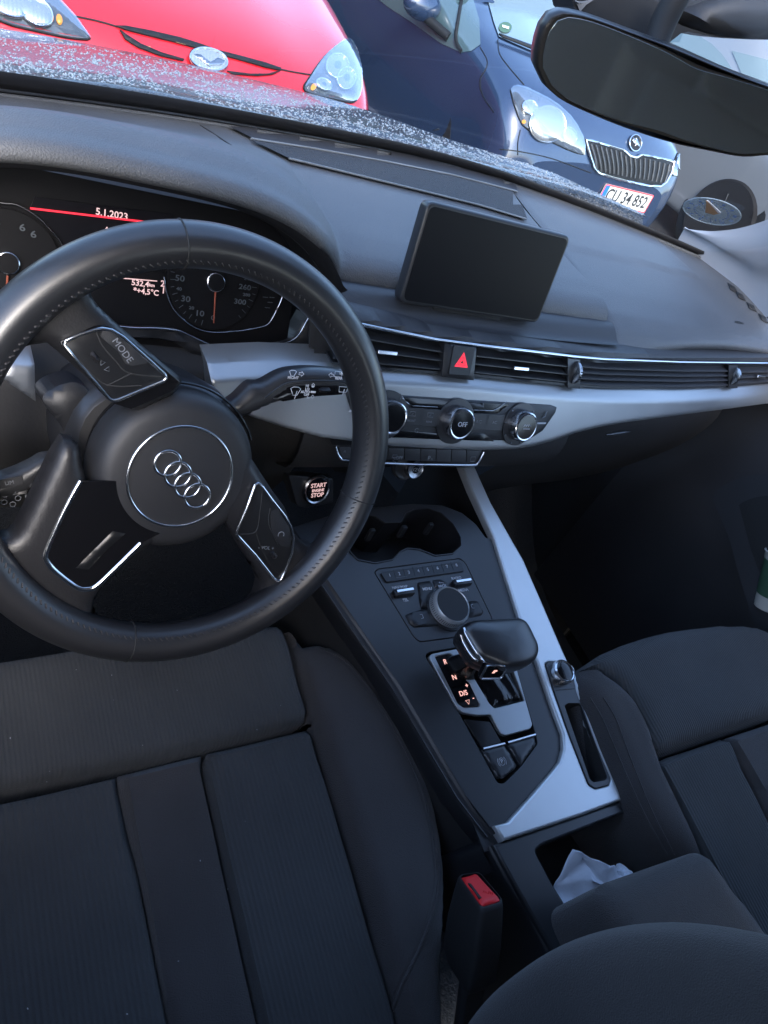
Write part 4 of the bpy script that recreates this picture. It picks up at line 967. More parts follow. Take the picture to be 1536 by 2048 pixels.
stack('knob_base', gl, GK, [(.95, -.0265), (.95, -.031), (.88, -.040), (.60, -.046), (.30, -.050)], M['plastic2'], gs)
# chrome flank and release button on the driver's side
TK = bvh(kb_)
for pxs in (KB((392, 176), (408, 215), (448, 285), (490, 350), (512, 376)), KB((374, 212), (386, 250), (420, 312), (450, 352), (478, 372))):
    q = [cast(tuple(p), TK, .0004) for p in resample(pxs, 26)]; q = [p for p in q if p is not None]
    tube('knob_trim', q, .0022, M['chrome'], gs, seg=8)
q = [cast(tuple(p), TK, .0004) for p in resample(KB((512, 376), (560, 392), (640, 404), (650, 420), (640, 455), (628, 466)), 26)]; q = [p for p in q if p is not None]
tube('knob_trim', q, .0011, M['chromeD'], gs, seg=8)
BF0 = cast(KB((572, 425))[0], TK, .001)
bfr = Fr(BF0, CFo.u * .97 + CFo.v * -.12, CFo.n * .8 + CFo.v * .5)
rb = plate('release_button', fillet([(-.0165, -.009), (.013, -.010), (.0165, .004), (.012, .009), (-.014, .009)], .003), bfr, M['gloss'], gs, th=.008, bev=.001, h=.003)
tube('button_frame', [bfr.p(*p, .003) for p in fillet([(-.0165, -.009), (.013, -.010), (.0165, .004), (.012, .009), (-.014, .009)], .003)], .0014, M['chrome'], gs, True, seg=6)
plate('button_symbol', [(-.003, -.002), (.001, -.002), (.001, -.0005), (.004, .0005), (.003, .002), (-.001, .002)], bfr, M['glowO'], rb, th=.0005, bev=.0001, h=.0034)
stack('shaft', [tuple(p) for p in np.array(scaled(gl, .42, 0, .0))], CFo, [(1, .042, (0, 0)), (.95, .02), (1.25, .004), (1.4, -.004)], M['gloss'], gs)
pillow('gaiter', shrink(h2, .001), CFo.up(-.001), M['gloss'], gs, h=.006, r=.02, cell=.005, base=lambda a, b: .0015 * np.sin(a * 260 + b * 90))

# ================================================================== ARMREST
AF = Fr((.03, -.5, .705), (1, .02, 0), (0, 1, .05))
al = fillet([(-.088, .115), (.080, .100), (.125, -.25), (-.096, -.25)], .022, 6)
arm = pillow('armrest', al, AF, M['cloth'], None, h=.012, r=.03, cell=.012, skirt=.07)
tag(arm, 'padded cloth armrest over the open storage box behind the silver border', 'armrest')
for o_ in [arm]:
    me = o_.data; me.transform(Matrix.Translation(-Vector(AF.o))); o_.location = AF.o

# ================================================================== TISSUE
TF = KC((655, 320), (700, 375), (820, 384), (845, 400), (872, 455), (775, 512), (705, 562), (665, 700), (560, 492), (740, 455), (800, 470))
hz_ = (.605, .590, .585, .575, .565, .560, .566, .570, .575, .583, .572)
tv = [Pz(q, z) for q, z in zip(TF, hz_)]
fs = [(0, 1, 8), (8, 1, 9), (9, 5, 6), (8, 9, 6), (8, 6, 7), (0, 2, 1), (1, 2, 10), (1, 10, 9), (2, 3, 10), (3, 4, 10), (4, 5, 10), (10, 5, 9)]
bm = bmesh.new(); vv = [bm.verts.new(Vector(p)) for p in tv]; [bm.faces.new([vv[i] for i in f]) for f in fs]
bmesh.ops.recalc_face_normals(bm, faces=bm.faces[:])
bmesh.ops.subdivide_edges(bm, edges=bm.edges[:], cuts=5, use_grid_fill=True)
from mathutils import noise as mnoise
for v in bm.verts: v.co += mnoise.noise_vector(v.co * 55) * .0032 + mnoise.noise_vector(v.co * 150) * .0011
tis = frm(bm, 'tissue', M['paper'], None, True, None, 42); s = tis.modifiers.new('t', 'SOLIDIFY'); s.thickness = .0008
tag(tis, 'crumpled white tissue lying in the storage box in front of the armrest', 'tissue')
cc = [Pz(q, .562) for q in KC((850, 420), (880, 420), (900, 440), (880, 460), (840, 450))]
bm = bmesh.new(); bmesh.ops.create_icosphere(bm, subdivisions=3, radius=.014)
for v in bm.verts: v.co *= 1 + random.uniform(-.25, .25)
bm.transform(Matrix.Translation(Vector(Pz(KC((865, 445))[0], .558)))); cr_ = frm(bm, 'crumpled_tissue', M['paper'], None, False)
tag(cr_, 'small balled-up tissue behind the pointed white tissue in the storage box', 'tissue')

# ================================================================== BELT BUCKLE
BUF = Fr(Px((962, 1785), -.118), (1, 0, 0), (0, .83, -.55))
bk = thing('belt_buckle', 'black seat belt buckle with a red release button beside the driver seat', 'belt buckle', BUF.p(0, 0, -.1))
bo = fillet(BUF.loop(KC((128, 440), (140, 428), (218, 418), (232, 425), (332, 545), (326, 565), (240, 590), (228, 584))), .003)
bo = [tuple(x) for x in resample(bo, 40, True)]
stack('housing', bo, BUF, [(.90, .001), (.99, .0), (1.04, -.004), (1.13, -.02), (1.25, -.05), (1.25, -.085), (.9, -.10)], M['deep'], bk)
rbt = pillow('release_button', fillet(BUF.loop(KC((140, 446), (212, 428), (320, 548), (236, 574))), .002), BUF, M['redplastic'], bk, h=.002, r=.002, cell=.003, skirt=.004)
plate('tongue_slot', BUF.loop(KC((172, 478), (185, 482), (232, 545), (222, 548))), BUF, M['deep'], rbt, th=.002, bev=.0002, h=.0028)
text('button_text', 'PRESS', BUF.at(*BUF.loop(KC((262, 520)))[0], .0022, R(-40)), .0042, M['redplastic'], rbt)
surf([[BUF.p(a * 1.0, -.012, -.06), BUF.p(a, -.014, -.12), BUF.p(a, -.016, -.20)] for a in (-.012, 0, .012)], 4, 4, 'stalk', M['deep'], bk, th=.012)

# ================================================================== SEATS
ss = R(8.2)
def seatpanel(name, lp, fr, mt, parent, **k): return pillow(name, lp, fr, mt, parent, **k)
SE = Fr((-.37, -.138, .577), (1, 0, 0), (0, math.cos(ss), math.sin(ss)))
seat = thing('driver_seat', 'charcoal cloth driver seat below the steering wheel, its bolster curving in at lower right', 'car seat', (-.37, -.3, .3))
S = SE.loop
def mir(pts): return [(-a, b) for a, b in pts]
# thigh section
fr_r = S([(250, 1268), (492, 1270), (548, 1256), (560, 1262), (577, 1309), (592, 1385), (607, 1432), (606, 1447), (596, 1456)])
fr_b = S([(540, 1470), (393, 1508), (246, 1545)])
right = fr_r[2:]; bt_ = fr_b
fl_ = [(0.0, right[0][1] - .004)]
thigh = mir(right[::-1][0:]) + [(-.08, right[0][1] + .004), (.0, right[0][1] + .006), (.08, right[0][1] + .004)] + right + bt_[:2] + [(0, bt_[2][1])] + mir(bt_[:2][::-1])
thigh = [tuple(x) for x in thigh]
def reorder(lp): 
    A = np.array(lp); return lp
def crease(a, b): return .0011 * np.sin(a * 31 + b * 17 + 2 * np.sin(b * 23)) + .0009 * np.sin(a * 53 - b * 41 + 1.3) * np.sin(b * 29 + a * 11)
def hump(a, b): return crease(a, b) + .006 * np.cos(np.clip(a / .2, -1, 1) * 1.2) - .25 * np.clip(b - (right[0][1] - .035), 0, 1) ** 1.5 * 4
pT = pillow('thigh_cushion', [tuple(x) for x in resample(thigh, 140, True)], SE, M['fabric'], seat, h=.018, r=.016, cell=.008, base=hump, skirt=.05)
# rear section: stripe cushions
def q_(p): return S([p])[0]
sR = [q_(p) for p in ((612, 1462), (621, 1467), (662, 1610), (703, 1748), (745, 1900), (790, 2070))]
dR = np.array(sR[-1]) - np.array(sR[-2]); sR.append(tuple(np.array(sR[-1]) + dR * 1.3))
mR = [q_(p) for p in ((402, 1512), (400, 1545), (430, 1680), (470, 1870), (510, 2048))]; d2 = np.array(mR[-1]) - np.array(mR[-2]); mR.append(tuple(np.array(mR[-1]) + d2 * 1.6))
mL = [q_(p) for p in ((232, 1552), (235, 1580), (268, 1730), (300, 1880), (335, 2048))]; d2 = np.array(mL[-1]) - np.array(mL[-2]); mL.append(tuple(np.array(mL[-1]) + d2 * 1.6))
kk = dict(h=.014, r=.011, cell=.008, skirt=.03, base=crease)
pillow('cushion_panel', resl := [tuple(x) for x in [q_((414, 1509)), q_((612, 1462))] + sR[1:] + mR[::-1][:-1]], SE, M['fabricw'], seat, **kk)
pillow('cushion_stripe', [tuple(x) for x in [q_((236, 1553)), q_((402, 1513))] + mR[1:] + mL[::-1][:-1]], SE, M['cloth'], seat, **{**kk, 'h': .013, 'r': .007})
Lo = [(-a, b) for a, b in sR]
pillow('cushion_panel', [tuple(x) for x in Lo[:1] + [q_((0, 1610)), q_((232, 1556))] + mL[1:] + Lo[::-1][:-1]], SE, M['fabricw'], seat, **kk)
# bolsters
inn = [q_(p) for p in ((566, 1262), (583, 1309), (598, 1385), (614, 1445), (625, 1467), (666, 1610), (707, 1748), (750, 1900), (795, 2070))]; inn.append(tuple(np.array(inn[-1]) + dR * 1.3))
out = [q_(p) for p in ((600, 1290), (640, 1284), (680, 1296), (715, 1318), (760, 1372), (800, 1432), (850, 1535), (878, 1630), (892, 1730), (894, 1850), (892, 2048))]; out.append((out[-1][0], inn[-1][1]))
out = [tuple(x) for x in cr(out, 4)]
innp = [tuple(x) for x in cr(inn, 3)]
def bolster(sx, lbl=None):
    I = [(a * sx, b) for a, b in innp]; O = [(a * sx, b) for a, b in out]; lp = O + I[::-1]
    return pillow('bolster', lp, SE, M['cloth'], seat, h=.026, cell=.008, skirt=.16, edges=[(I, .016, .030), (O, .055, .045)], label=lbl, base=crease)
bo_ = bolster(1); bolster(-1)
pp = cr([q_(p) for p in ((770, 2048), (800, 1960), (850, 1850), (872, 1790), (880, 1700), (868, 1620))], 8)
TB = bvh(bo_)
def onseat(pxs, tree, off=.0005, n=60): return [p for p in (cast(tuple(q), tree, off) for q in resample(cr(pxs, 6), n)) if p is not None]
tube('piping', onseat([(778, 2044), (806, 1968), (845, 1880), (868, 1810), (876, 1750), (872, 1700)], TB), .0016, M['cloth'], bo_, seg=6)
tube('piping', onseat([(640, 1296), (690, 1322), (735, 1372), (790, 1462), (835, 1560), (862, 1650), (874, 1740)], TB), .0009, M['cloth'], bo_, seg=6)
def stitches(line, tree, parent, n, off=.0006, L=.0026, w=.0006):
    Q = onseat(line, tree, off, n); bm = bmesh.new()
    for a, b in zip(Q[:-1], Q[1:]):
        d = b - a; l = np.linalg.norm(d)
        if l < 1e-5: continue
        d /= l; s_ = np.cross(d, [0, 0, 1]); s_ /= np.linalg.norm(s_) + 1e-9; m = (a + b) / 2; h = min(L, l * .6) / 2
        v = [bm.verts.new(Vector(m + d * h * i + s_ * w * j + np.array([0, 0, .0004]))) for i, j in ((-1, -1), (1, -1), (1, 1), (-1, 1))]; bm.faces.new(v)
    frm(bm, 'stitching', M['stitch'], parent, False)
stitches([(770, 2040), (798, 1964), (837, 1876), (860, 1806), (868, 1750), (864, 1700)], TB, bo_, 95)
stitches([(634, 1302), (684, 1328), (729, 1378), (784, 1466), (829, 1562), (856, 1652), (868, 1740)], TB, bo_, 130)
M['lint_'] = mat('pale_lint', (.35, .36, .38), .9)
bm = bmesh.new(); rl = random.Random(11)
for k in range(16):
    x, y = rl.uniform(20, 860), rl.uniform(1330, 2030); P = cast((x, y), bvh(*[o for o in seat.children if o.type == 'MESH' and o.name.startswith(('cushion', 'thigh', 'bolster'))]) if k == 0 else TL_, .0006)
    if k == 0: TL_ = bvh(*[o for o in seat.children if o.type == 'MESH' and o.name.startswith(('cushion', 'thigh', 'bolster'))])
    if P is None: continue
    r = rl.uniform(.0002, .0004); a = rl.uniform(0, 3.1); L = rl.uniform(1, 2.2)
    v = [bm.verts.new((P[0] + r * (i * L * math.cos(a) - j * math.sin(a)), P[1] + r * (i * L * math.sin(a) + j * math.cos(a)), P[2] + .0003)) for i, j in ((-1, -1), (1, -1), (1, 1), (-1, 1))]; bm.faces.new(v)
l_ = frm(bm, 'lint', M['lint_'], seat, False); l_['kind'] = 'stuff'
# backrest with forward side bolsters
def backrow(z, crest):
    t = (z - .5) / .62; yb_ = -.50 - .12 * t; yc = crest
    w = .262 if z < .95 else .262 - (z - .95) * .18
    P = [(-w - .012, yb_ - .10), (-w - .010, yc - .050), (-w + .006, yc - .012), (-w + .028, yc), (-w + .055, yc - .018), (-w + .085, yb_ + .004), (-.09, yb_ - .004), (0, yb_ - .006)]
    return [(-.37 + a, b, z + (0.010 if abs(a) > .2 else 0)) for a, b in P] + [(-.37 - a, b, z + (0.010 if abs(a) > .2 else 0)) for a, b in P[::-1][1:]]
rows = [backrow(z, y) for z, y in ((.48, -.455), (.56, -.432), (.64, -.420), (.74, -.418), (.84, -.436), (.93, -.478), (1.0, -.535), (1.06, -.590), (1.10, -.65), (1.11, -.72))]
surf(rows, 5, 6, 'backrest', M['cloth'], seat)
box('head_restraint', (-.37, -.70, 1.21), (.26, .10, .18), M['cloth'], seat, bev=.045, seg=5)
box('seat_base', (-.37, -.28, .37), (.44, .42, .14), M['deep'], seat, bev=.02)

# passenger seat
PE = Fr((.42, -.2, .655 - .2 * math.tan(ss)), (1, 0, 0), (0, math.cos(ss), math.sin(ss)))
ps = thing('passenger_seat', 'charcoal cloth passenger seat on the right, seen behind the silver console border', 'car seat', (.42, -.3, .35))
Q = PE.loop
kpx = KP((470, 1402), (560, 1325), (690, 1268), (830, 1222), (960, 1190), (1100, 1170), (1220, 1160), (1330, 1157), (1440, 1168), (1520, 1205), (1600, 1270), (1800, 1560))
cush = Q(kpx) + Q([(1700, 1372), (1536, 1440), (1420, 1478), (1320, 1515), (1297, 1519)]) + Q(KP((800, 1795), (740, 1660), (680, 1560), (610, 1480), (540, 1430)))
pillow('thigh_cushion', [tuple(x) for x in resample(cush, 120, True)], PE, M['fabric'], ps, h=.022, r=.030, cell=.009, skirt=.05)
lb = Q([(1303, 1530), (1330, 1517), (1425, 1486), (1440, 1480), (1448, 1486), (1480, 1560), (1530, 1660), (1620, 1850), (1560, 2000), (1480, 1870), (1400, 1730), (1345, 1620)])
pillow('cushion_panel', lb, PE, M['fabricw'], ps, h=.016, r=.011, cell=.009, skirt=.03)
lb = Q([(1446, 1479), (1540, 1448), (1720, 1380), (1900, 1700), (1640, 1850), (1540, 1660), (1490, 1560)])
pillow('cushion_panel', lb, PE, M['cloth'], ps, h=.016, r=.009, cell=.010, skirt=.03)
bO = Q([(1150, 1340), (1140, 1360), (1146, 1400), (1170, 1450), (1240, 1600), (1300, 1680), (1380, 1760), (1450, 1850), (1560, 2010)])
bI = Q([(1196, 1355), (1235, 1385), (1262, 1420), (1290, 1480), (1302, 1522), (1345, 1620), (1400, 1730), (1480, 1870), (1560, 2000)])
bO = [tuple(x) for x in cr(bO, 4)][:-2]; bI = [tuple(x) for x in cr(bI, 4)][:-2]
pb = pillow('bolster', bO + bI[::-1], PE, M['cloth'], ps, h=.022, cell=.008, skirt=.14, edges=[(bI, .014, .026), (bO, .045, .05)])
TP = bvh(pb)
for off in (0, 1):
    tube('seam', onseat([(1180 + off * 26, 1395), (1206 + off * 26, 1440), (1240 + off * 22, 1520), (1285 + off * 18, 1620), (1335 + off * 14, 1710)], TP), .0009, M['cloth'], pb, seg=5)
rows = [[(.42 + a, b - (z - .5) * .22 + (.0 if z < .95 else -(z - .95) * .3), z) for a, b in ((-.27, -.66), (-.265, -.56), (-.235, -.52), (-.19, -.56), (0, -.58), (.19, -.56), (.235, -.52), (.265, -.56), (.27, -.66))] for z in (.5, .65, .8, .95, 1.05, 1.12)]
surf(rows, 4, 5, 'backrest', M['cloth'], ps)
box('head_restraint', (.42, -.76, 1.21), (.26, .10, .18), M['cloth'], ps, bev=.045, seg=5)
box('seat_base', (.44, -.33, .42), (.42, .40, .2), M['deep'], ps, bev=.02)
# ================================================================== OWN CAR BODY
GZ = -.15
own = thing('own_car', 'dark car we sit in, its bonnet covered in raindrops beyond the windscreen', 'car', (0, 0, GZ))
XS = np.linspace(-.80, .785, 31)
def wsp(x, t, off=0.):
    """windscreen point: x at the foot, t from foot (0) to header (1)"""
    y0, z0 = ybase(x), .968; x1 = x * .76; y1 = .02 - .10 * (x / .78) ** 2; z1 = 1.385 - .045 * (x / .78) ** 2
    b = math.sin(math.pi * t) * .012
    return np.array([x + (x1 - x) * t, y0 + (y1 - y0) * t + b * .5 + off * .55, z0 + (z1 - z0) * t + b + off * .83])
B = np.array([[wsp(x, t) for x in XS] for t in np.linspace(0, 1, 14)])
wsc = sheet(B, 'windscreen', M['glass'], own)
TW = bvh(wsc)
# dark band and rubber seal along its foot
XB = np.linspace(-.80, .772, 70); wb = [float(np.interp(x, [-.8, -.47, .1, .4, .8], [.060, .060, .048, .036, .03])) for x in XB]
B = np.array([[wsp(x, 0) + np.array([0, -.014, -.010]) for x in XB], [wsp(x, 0) + np.array([0, -.012, .001]) for x in XB], [wsp(x, w * .4, -.006) for x, w in zip(XB, wb)], [wsp(x, w * .5, -.004) for x, w in zip(XB, wb)], [wsp(x, w * .95, -.004) for x, w in zip(XB, wb)], [wsp(x, w, .001) for x, w in zip(XB, wb)]])
sheet(B, 'windscreen_seal', M['rubber'], own, flip=True)
tube('seal_bead', [wsp(x, w * .42, -.0075) for x, w in zip(XB, wb)], .0016, M['plastic2'], own, seg=6)
tube('dash_edge_strip', [wsp(x, 0) + np.array([0, -.016, -.001]) for x in XB], .0030, M['pad'], own, seg=8)
# bonnet
h0 = [(-260, 110), (0, 137), (250, 162), (500, 214), (700, 258), (900, 304), (1100, 357), (1190, 384), (1290, 425)]
h2 = [(-260, 28), (0, 60), (250, 104), (415, 139), (700, 210), (900, 280), (1080, 340), (1190, 385), (1292, 434)]
y0 = [.66, .69, .71, .72, .72, .71, .68, .65, .60]; y2 = [1.22, 1.30, 1.34, 1.34, 1.28, 1.18, 1.02, .86, .66]
r0 = [Py(q, y) - np.array([0, 0, .006]) for q, y in zip(h0, y0)]; r2 = [Py(q, y) for q, y in zip(h2, y2)]
rows = [[p + np.array([0, -.03, -.03]) for p in r0], r0] + [[a + (b - a) * t + np.array([0, 0, .010 * math.sin(math.pi * t) * f]) for a, b, f in zip(r0, r2, (1,) * 7 + (.3, .1))] for t in (.35, .7)] + [r2]
rows += [[p + np.array([.02 * k / 8, .10, -.035]) for k, p in enumerate(r2)], [p + np.array([.05 * k / 8, .22, -.13]) for k, p in enumerate(r2)], [p + np.array([.06 * k / 8, .27, -.35]) for k, p in enumerate(r2)], [p + np.array([.06 * k / 8, .25, -.55]) for k, p in enumerate(r2)]]
M['wet'] = mat('wet_dark_paint', (.03, .033, .036), .3, .1, coat=.6, bump=[('noise', 26, .25, .01), ('vor', 95, .9, .012), ('vor', 210, .7, .006)])
bon = surf(rows, 6, 6, 'bonnet', M['wet'], own)
# raindrops standing on the bonnet
M['drop'] = mat('water_drop', (.20, .22, .23), .06, .2, spec=.9, coat=1.)
TBn = bvh(bon); bm = bmesh.new(); rs = random.Random(5); nd = 0
while nd < 9000:
    x = rs.uniform(-30, 1290); f = np.interp(x, [-260, 0, 250, 415, 700, 900, 1080, 1200, 1292], [28, 60, 104, 139, 210, 280, 335, 378, 420]); g = np.interp(x, [-260, 0, 250, 500, 700, 900, 1100, 1190, 1290], [110, 137, 162, 214, 258, 304, 357, 384, 425])
    P = cast((x, f + (g + 8 - f) * rs.random()), TBn); nd += 1
    if P is None: continue
    q_n = mnoise.noise(Vector(P) * 9) + .6 * mnoise.noise(Vector(P) * 31)
    if q_n < rs.uniform(-.75, .25): continue
    r = rs.uniform(.0005, .0019) * (1.5 if rs.random() < .06 else 1); s = rs.uniform(.8, 2.2); a = rs.uniform(0, 3.1); rg = []
    for k in range(6):
        c, d = r * math.cos(k * 1.0472) * s, r * math.sin(k * 1.0472); rg.append(bm.verts.new((P[0] + c * math.cos(a) - d * math.sin(a), P[1] + c * math.sin(a) + d * math.cos(a), P[2])))
    t = bm.verts.new((P[0], P[1], P[2] + r * .9))
    for k in range(6): bm.faces.new((rg[k], rg[(k + 1) % 6], t))
dr = frm(bm, 'raindrops', M['drop'], bon, False); dr['kind'] = 'stuff'

# roof, pillars, sides (they keep the cabin dark)
M['body'] = mat('dark_body_paint', (.03, .032, .035), .2, .3, coat=1.)
hd = [[(x, y, z - (x / .6) ** 2 * .05) for x in (-.60, -.45, -.2, 0, .2, .45, .60)] for y, z in ((.02, 1.385), (-.3, 1.425), (-.8, 1.435), (-1.4, 1.41), (-1.9, 1.34))]
surf(hd, 3, 3, 'headliner', M['headliner'], own)
surf([[np.array(p) + np.array([0, 0, .02]) for p in r] for r in hd], 3, 3, 'roof', M['body'], own)
# right front pillar trim
pu = [(1366, 457), (1400, 461), (1432, 462), (1480, 456), (1536, 439), (1620, 405), (1720, 355)]
pl_ = [(1367, 460), (1412, 489), (1448, 515), (1482, 540), (1520, 566), (1610, 560), (1760, 500)]
A_ = [Px(q, x) for q, x in zip(pu, (.742, .745, .748, .75, .745, .725, .69))]
L2 = [Px(q, x) for q, x in zip(pl_, (.745, .76, .772, .782, .79, .785, .77))]
surf([A_, [(a * .66 + b * .34) + np.array([-.006, -.004, .004]) for a, b in zip(A_, L2)], [(a * .3 + b * .7) + np.array([-.006, -.004, .004]) for a, b in zip(A_, L2)], L2, [b + np.array([.01, -.002, -.07]) for b in L2]], 8, 5, 'pillar_trim', M['pillar'], own)
for s in (-1, 1):
    if s < 0: tube('pillar_trim', [(-.74, .44, .97), (-.66, .2, 1.2), (-.59, .0, 1.37)], .04, M['pillar'], own, seg=8)
    else: tube('pillar_trim', [(.70, .20, 1.17), (.60, .0, 1.36)], .035, M['pillar'], own, seg=8)
    box('pillar_trim', (s * .70, -.62, 1.12), (.05, .11, .56), M['pillar'], own, bev=.01)
    box('pillar_trim', (s * .64, -1.65, 1.15), (.05, .3, .5), M['pillar'], own, bev=.01)
    surf([[(s * x, y, z) for y in (.02, -.3, -.9, -1.5, -1.9)] for x, z in ((.60, 1.335), (.64, 1.325), (.645, 1.30))], 3, 2, 'roof_rail', M['headliner'], own)
    box('inner_wing', (s * .885, .55, .32), (.05, .7, .90), M['deep'], own, bev=.01)
    box('body_side', (s * .90, -.95, .42), (.06, 2.5, 1.0), M['body'], own, bev=.01)
box('rear_wall', (0, -1.75, .7), (1.5, .06, .9), M['cloth'], own, bev=.01)
box('rear_bench', (0, -1.35, .45), (1.3, .5, .2), M['cloth'], own, bev=.05, seg=4)
box('firewall', (0, .60, .40), (1.6, .04, .85), M['deep'], own, bev=0)
floor_rows = [[(x, y, z + .13 * math.exp(-((x - .03) / .14) ** 4)) for x in np.linspace(-.86, .86, 15)] for y, z in ((.72, .45), (.5, .20), (.3, .08), (0, .06), (-.5, .06), (-1.8, .08))]
surf(floor_rows, 2, 4, 'floor_carpet', M['carpet'], own)
fm = thing('floor_mat', 'black fabric floor mat with a pale edge seam in front of the passenger seat', 'floor mat', (.42, .15, .1))
rows = [[(x, y, z) for x in (.22, .42, .62)] for y, z in ((.46, .205), (.3, .112), (.12, .092), (-.06, .088))]
surf(rows, 6, 6, 'mat', M['carpet'], fm, th=.006)
tube('mat_edge', [(.24, .42, .195), (.24, .3, .12), (.24, -.04, .098), (.60, -.04, .098), (.60, .3, .12)], .003, M['colg'], fm, seg=6)
gm = box('underlay', (-.10, -.44, .42), (.12, .20, .03), M['lint'], None, bev=.01)
tag(gm, 'pale grey felt strip on the floor between the driver seat and the console', 'floor felt')

# passenger door
rows = [[(x, y, z) for y in (.34, .0, -.4, -.9)] for x, z in ((.86, .985), (.835, .97), (.815, .93), (.815, .84), (.80, .7), (.79, .5), (.79, .15))]
dr_ = surf(rows, 5, 4, 'passenger_door', M['pad_dark'], own)
DP = Fr((.675, 0, .6), (0, -1, 0), (0, 0, 1))
pk = pillow('door_pocket', [tuple(x) for x in resample(cr(DP.loop([(1425, 997), (1440, 975), (1480, 955), (1540, 948), (1700, 960), (1750, 1200), (1700, 1420), (1560, 1330), (1516, 1262), (1487, 1180), (1458, 1075)]), 4), 60, True)], DP, M['pad_dark'], dr_, h=.0, r=.03, cell=.015, skirt=.07)
pillow('pocket_opening', [tuple(x) for x in resample(cr(DP.loop([(1478, 1010), (1500, 998), (1545, 992), (1640, 1010), (1680, 1200), (1600, 1250), (1540, 1190), (1502, 1100)]), 4), 60, True)], DP, M['deep'], dr_, h=.001, r=.01, cell=.015)
rows = [[(x, y, z) for y in (.30, .0, -.4, -.9)] for x, z in ((-.775, 1.0), (-.745, .985), (-.72, .93), (-.74, .84), (-.75, .6), (-.745, .15))]
surf(rows, 5, 4, 'driver_door', M['plastic'], own)
cu = thing('paper_cup', 'green and cream paper cup standing in the passenger door pocket', 'cup', Px((1566, 1180), .70))
cx = Px((1580, 1112), .69); cf = Fr(cx, (1, 0, 0), (0, .89, -.45))
lathe('cup_wall', [(.027, -.10), (.030, -.075)], cf, M['cupw'], cu, 40)
lathe('cup_band', [(.0302, -.076), (.0368, -.012)], cf, M['cupg'], cu, 40)
vsr = [(.0368, -.013), (.0390, 0), (.0378, 0), (.034, -.03), (.028, -.095), (.0001, -.097)]
lathe('cup_inside', vsr, cf, M['cupw'], cu, 40)
tube('cup_rim', [cf.p(.0388 * math.cos(a), .0388 * math.sin(a), .0) for a in np.linspace(0, 2 * math.pi, 40, endpoint=False)], .0018, M['cupw'], cu, True, seg=8)

# ================================================================== REAR MIRROR
mn = np.array([-.26, -.96, -.05]); mn /= np.linalg.norm(mn); mu_ = np.cross([0, 0, 1], mn); mu_ /= np.linalg.norm(mu_)
mu_ = -mu_ if mu_[0] < 0 else mu_
MF = Fr((-.02, .085, 1.243), mu_, np.cross(mn, mu_))
mir_ = thing('rear_view_mirror', 'wide frameless-looking black rear view mirror hanging at the top of the windscreen', 'rear view mirror', MF.o)
mo = [(1068, 128), (1070, 95), (1080, 58), (1092, 36), (1108, 25), (1130, 22), (1180, 33), (1260, 62), (1340, 92), (1430, 130), (1500, 158), (1580, 188), (1620, 215), (1625, 250), (1600, 285), (1560, 304), (1520, 309), (1480, 311), (1420, 300), (1340, 283), (1250, 254), (1180, 226), (1120, 197), (1085, 166)]
ml = [tuple(x) for x in resample(cr(MF.loop(mo), 4), 70, True)]
def sc2(lp, d): return shrink(lp, d)
stack('frame', ml, MF, [(.965, .0035), (.985, .004), (1.0, .002), (1.005, -.002), (1.0, -.010), (.94, -.022), (.7, -.030), (.2, -.034)], M['plastic2'], mir_)
gl_ = [MF.p(*p, .0034) for p in shrink(ml, .006)]
mg = plate('mirror_glass', shrink(ml, .0065), MF, M['mirror'], mir_, th=.001, bev=.0004, h=.0042)
plate('frame_back', shrink(ml, .004), MF, M['plastic2'], mir_, th=.002, bev=.0003, h=.0032)
q0 = MF.p(.03, .02, -.025)
tube('mount_arm', cr([MF.p(-.012, .01, -.028), MF.p(-.012, .030, -.040), MF.p(-.010, .060, -.050)], 5), .011, M['deep'], mir_, seg=12)
cvn = -np.array(ray(1350, 60)); cvn /= np.linalg.norm(cvn)
SC = Fr((0, .17, 1.30), (1, 0, 0), (0, -.82, .57)); SC = Fr(SC.o, (1, -.1, 0), (.06, .25, .95))
cov = thing('sensor_cover', 'dark plastic sensor cover above the rear view mirror at the windscreen header', 'sensor cover', SC.o)
cl = SC.loop([(1141, -60), (1143, 5), (1150, 18), (1162, 27), (1200, 42), (1250, 56), (1285, 74), (1330, 92), (1368, 62), (1398, 68), (1440, 76), (1500, 79), (1560, 80), (1700, 84), (1700, -90), (1400, -120)])
pillow('cover_shell', [tuple(x) for x in resample(cl, 90, True)], SC, M['plastic2'], cov, h=.0, r=.02, cell=.008, skirt=.03)
c2 = SC.loop(KM((740, 90), (800, 100), (930, 180), (1100, 235), (1300, 268), (1536, 275), (1750, 280), (1750, -100), (1300, -80), (1000, 40)))
pillow('console_shell', [tuple(x) for x in resample(c2, 70, True)], SC, M['plastic'], cov, h=.012, r=.02, cell=.01, skirt=.03)
pillow('mount_neck', [tuple(x) for x in resample(cr(SC.loop(KM((540, 195), (600, 130), (700, 90), (790, 90), (900, 130), (945, 185), (870, 215), (800, 290), (760, 340), (640, 290), (560, 240)), -.01), 4, True), 60, True)], SC.up(-.01), M['deep'], cov, h=.006, r=.02, cell=.006, skirt=.02)
for k in range(9):
    q = SC.loop(KM((300 - k * 13, -8 + k * 4), (205 - k * 4, 78 - k * 9)))
    tube('fin', [SC.p(*q[0], .002), SC.p((q[0][0] + q[1][0]) / 2 - .0015, (q[0][1] + q[1][1]) / 2, .002), SC.p(*q[1], .001)], .0006, M['grey'], cov, seg=4)

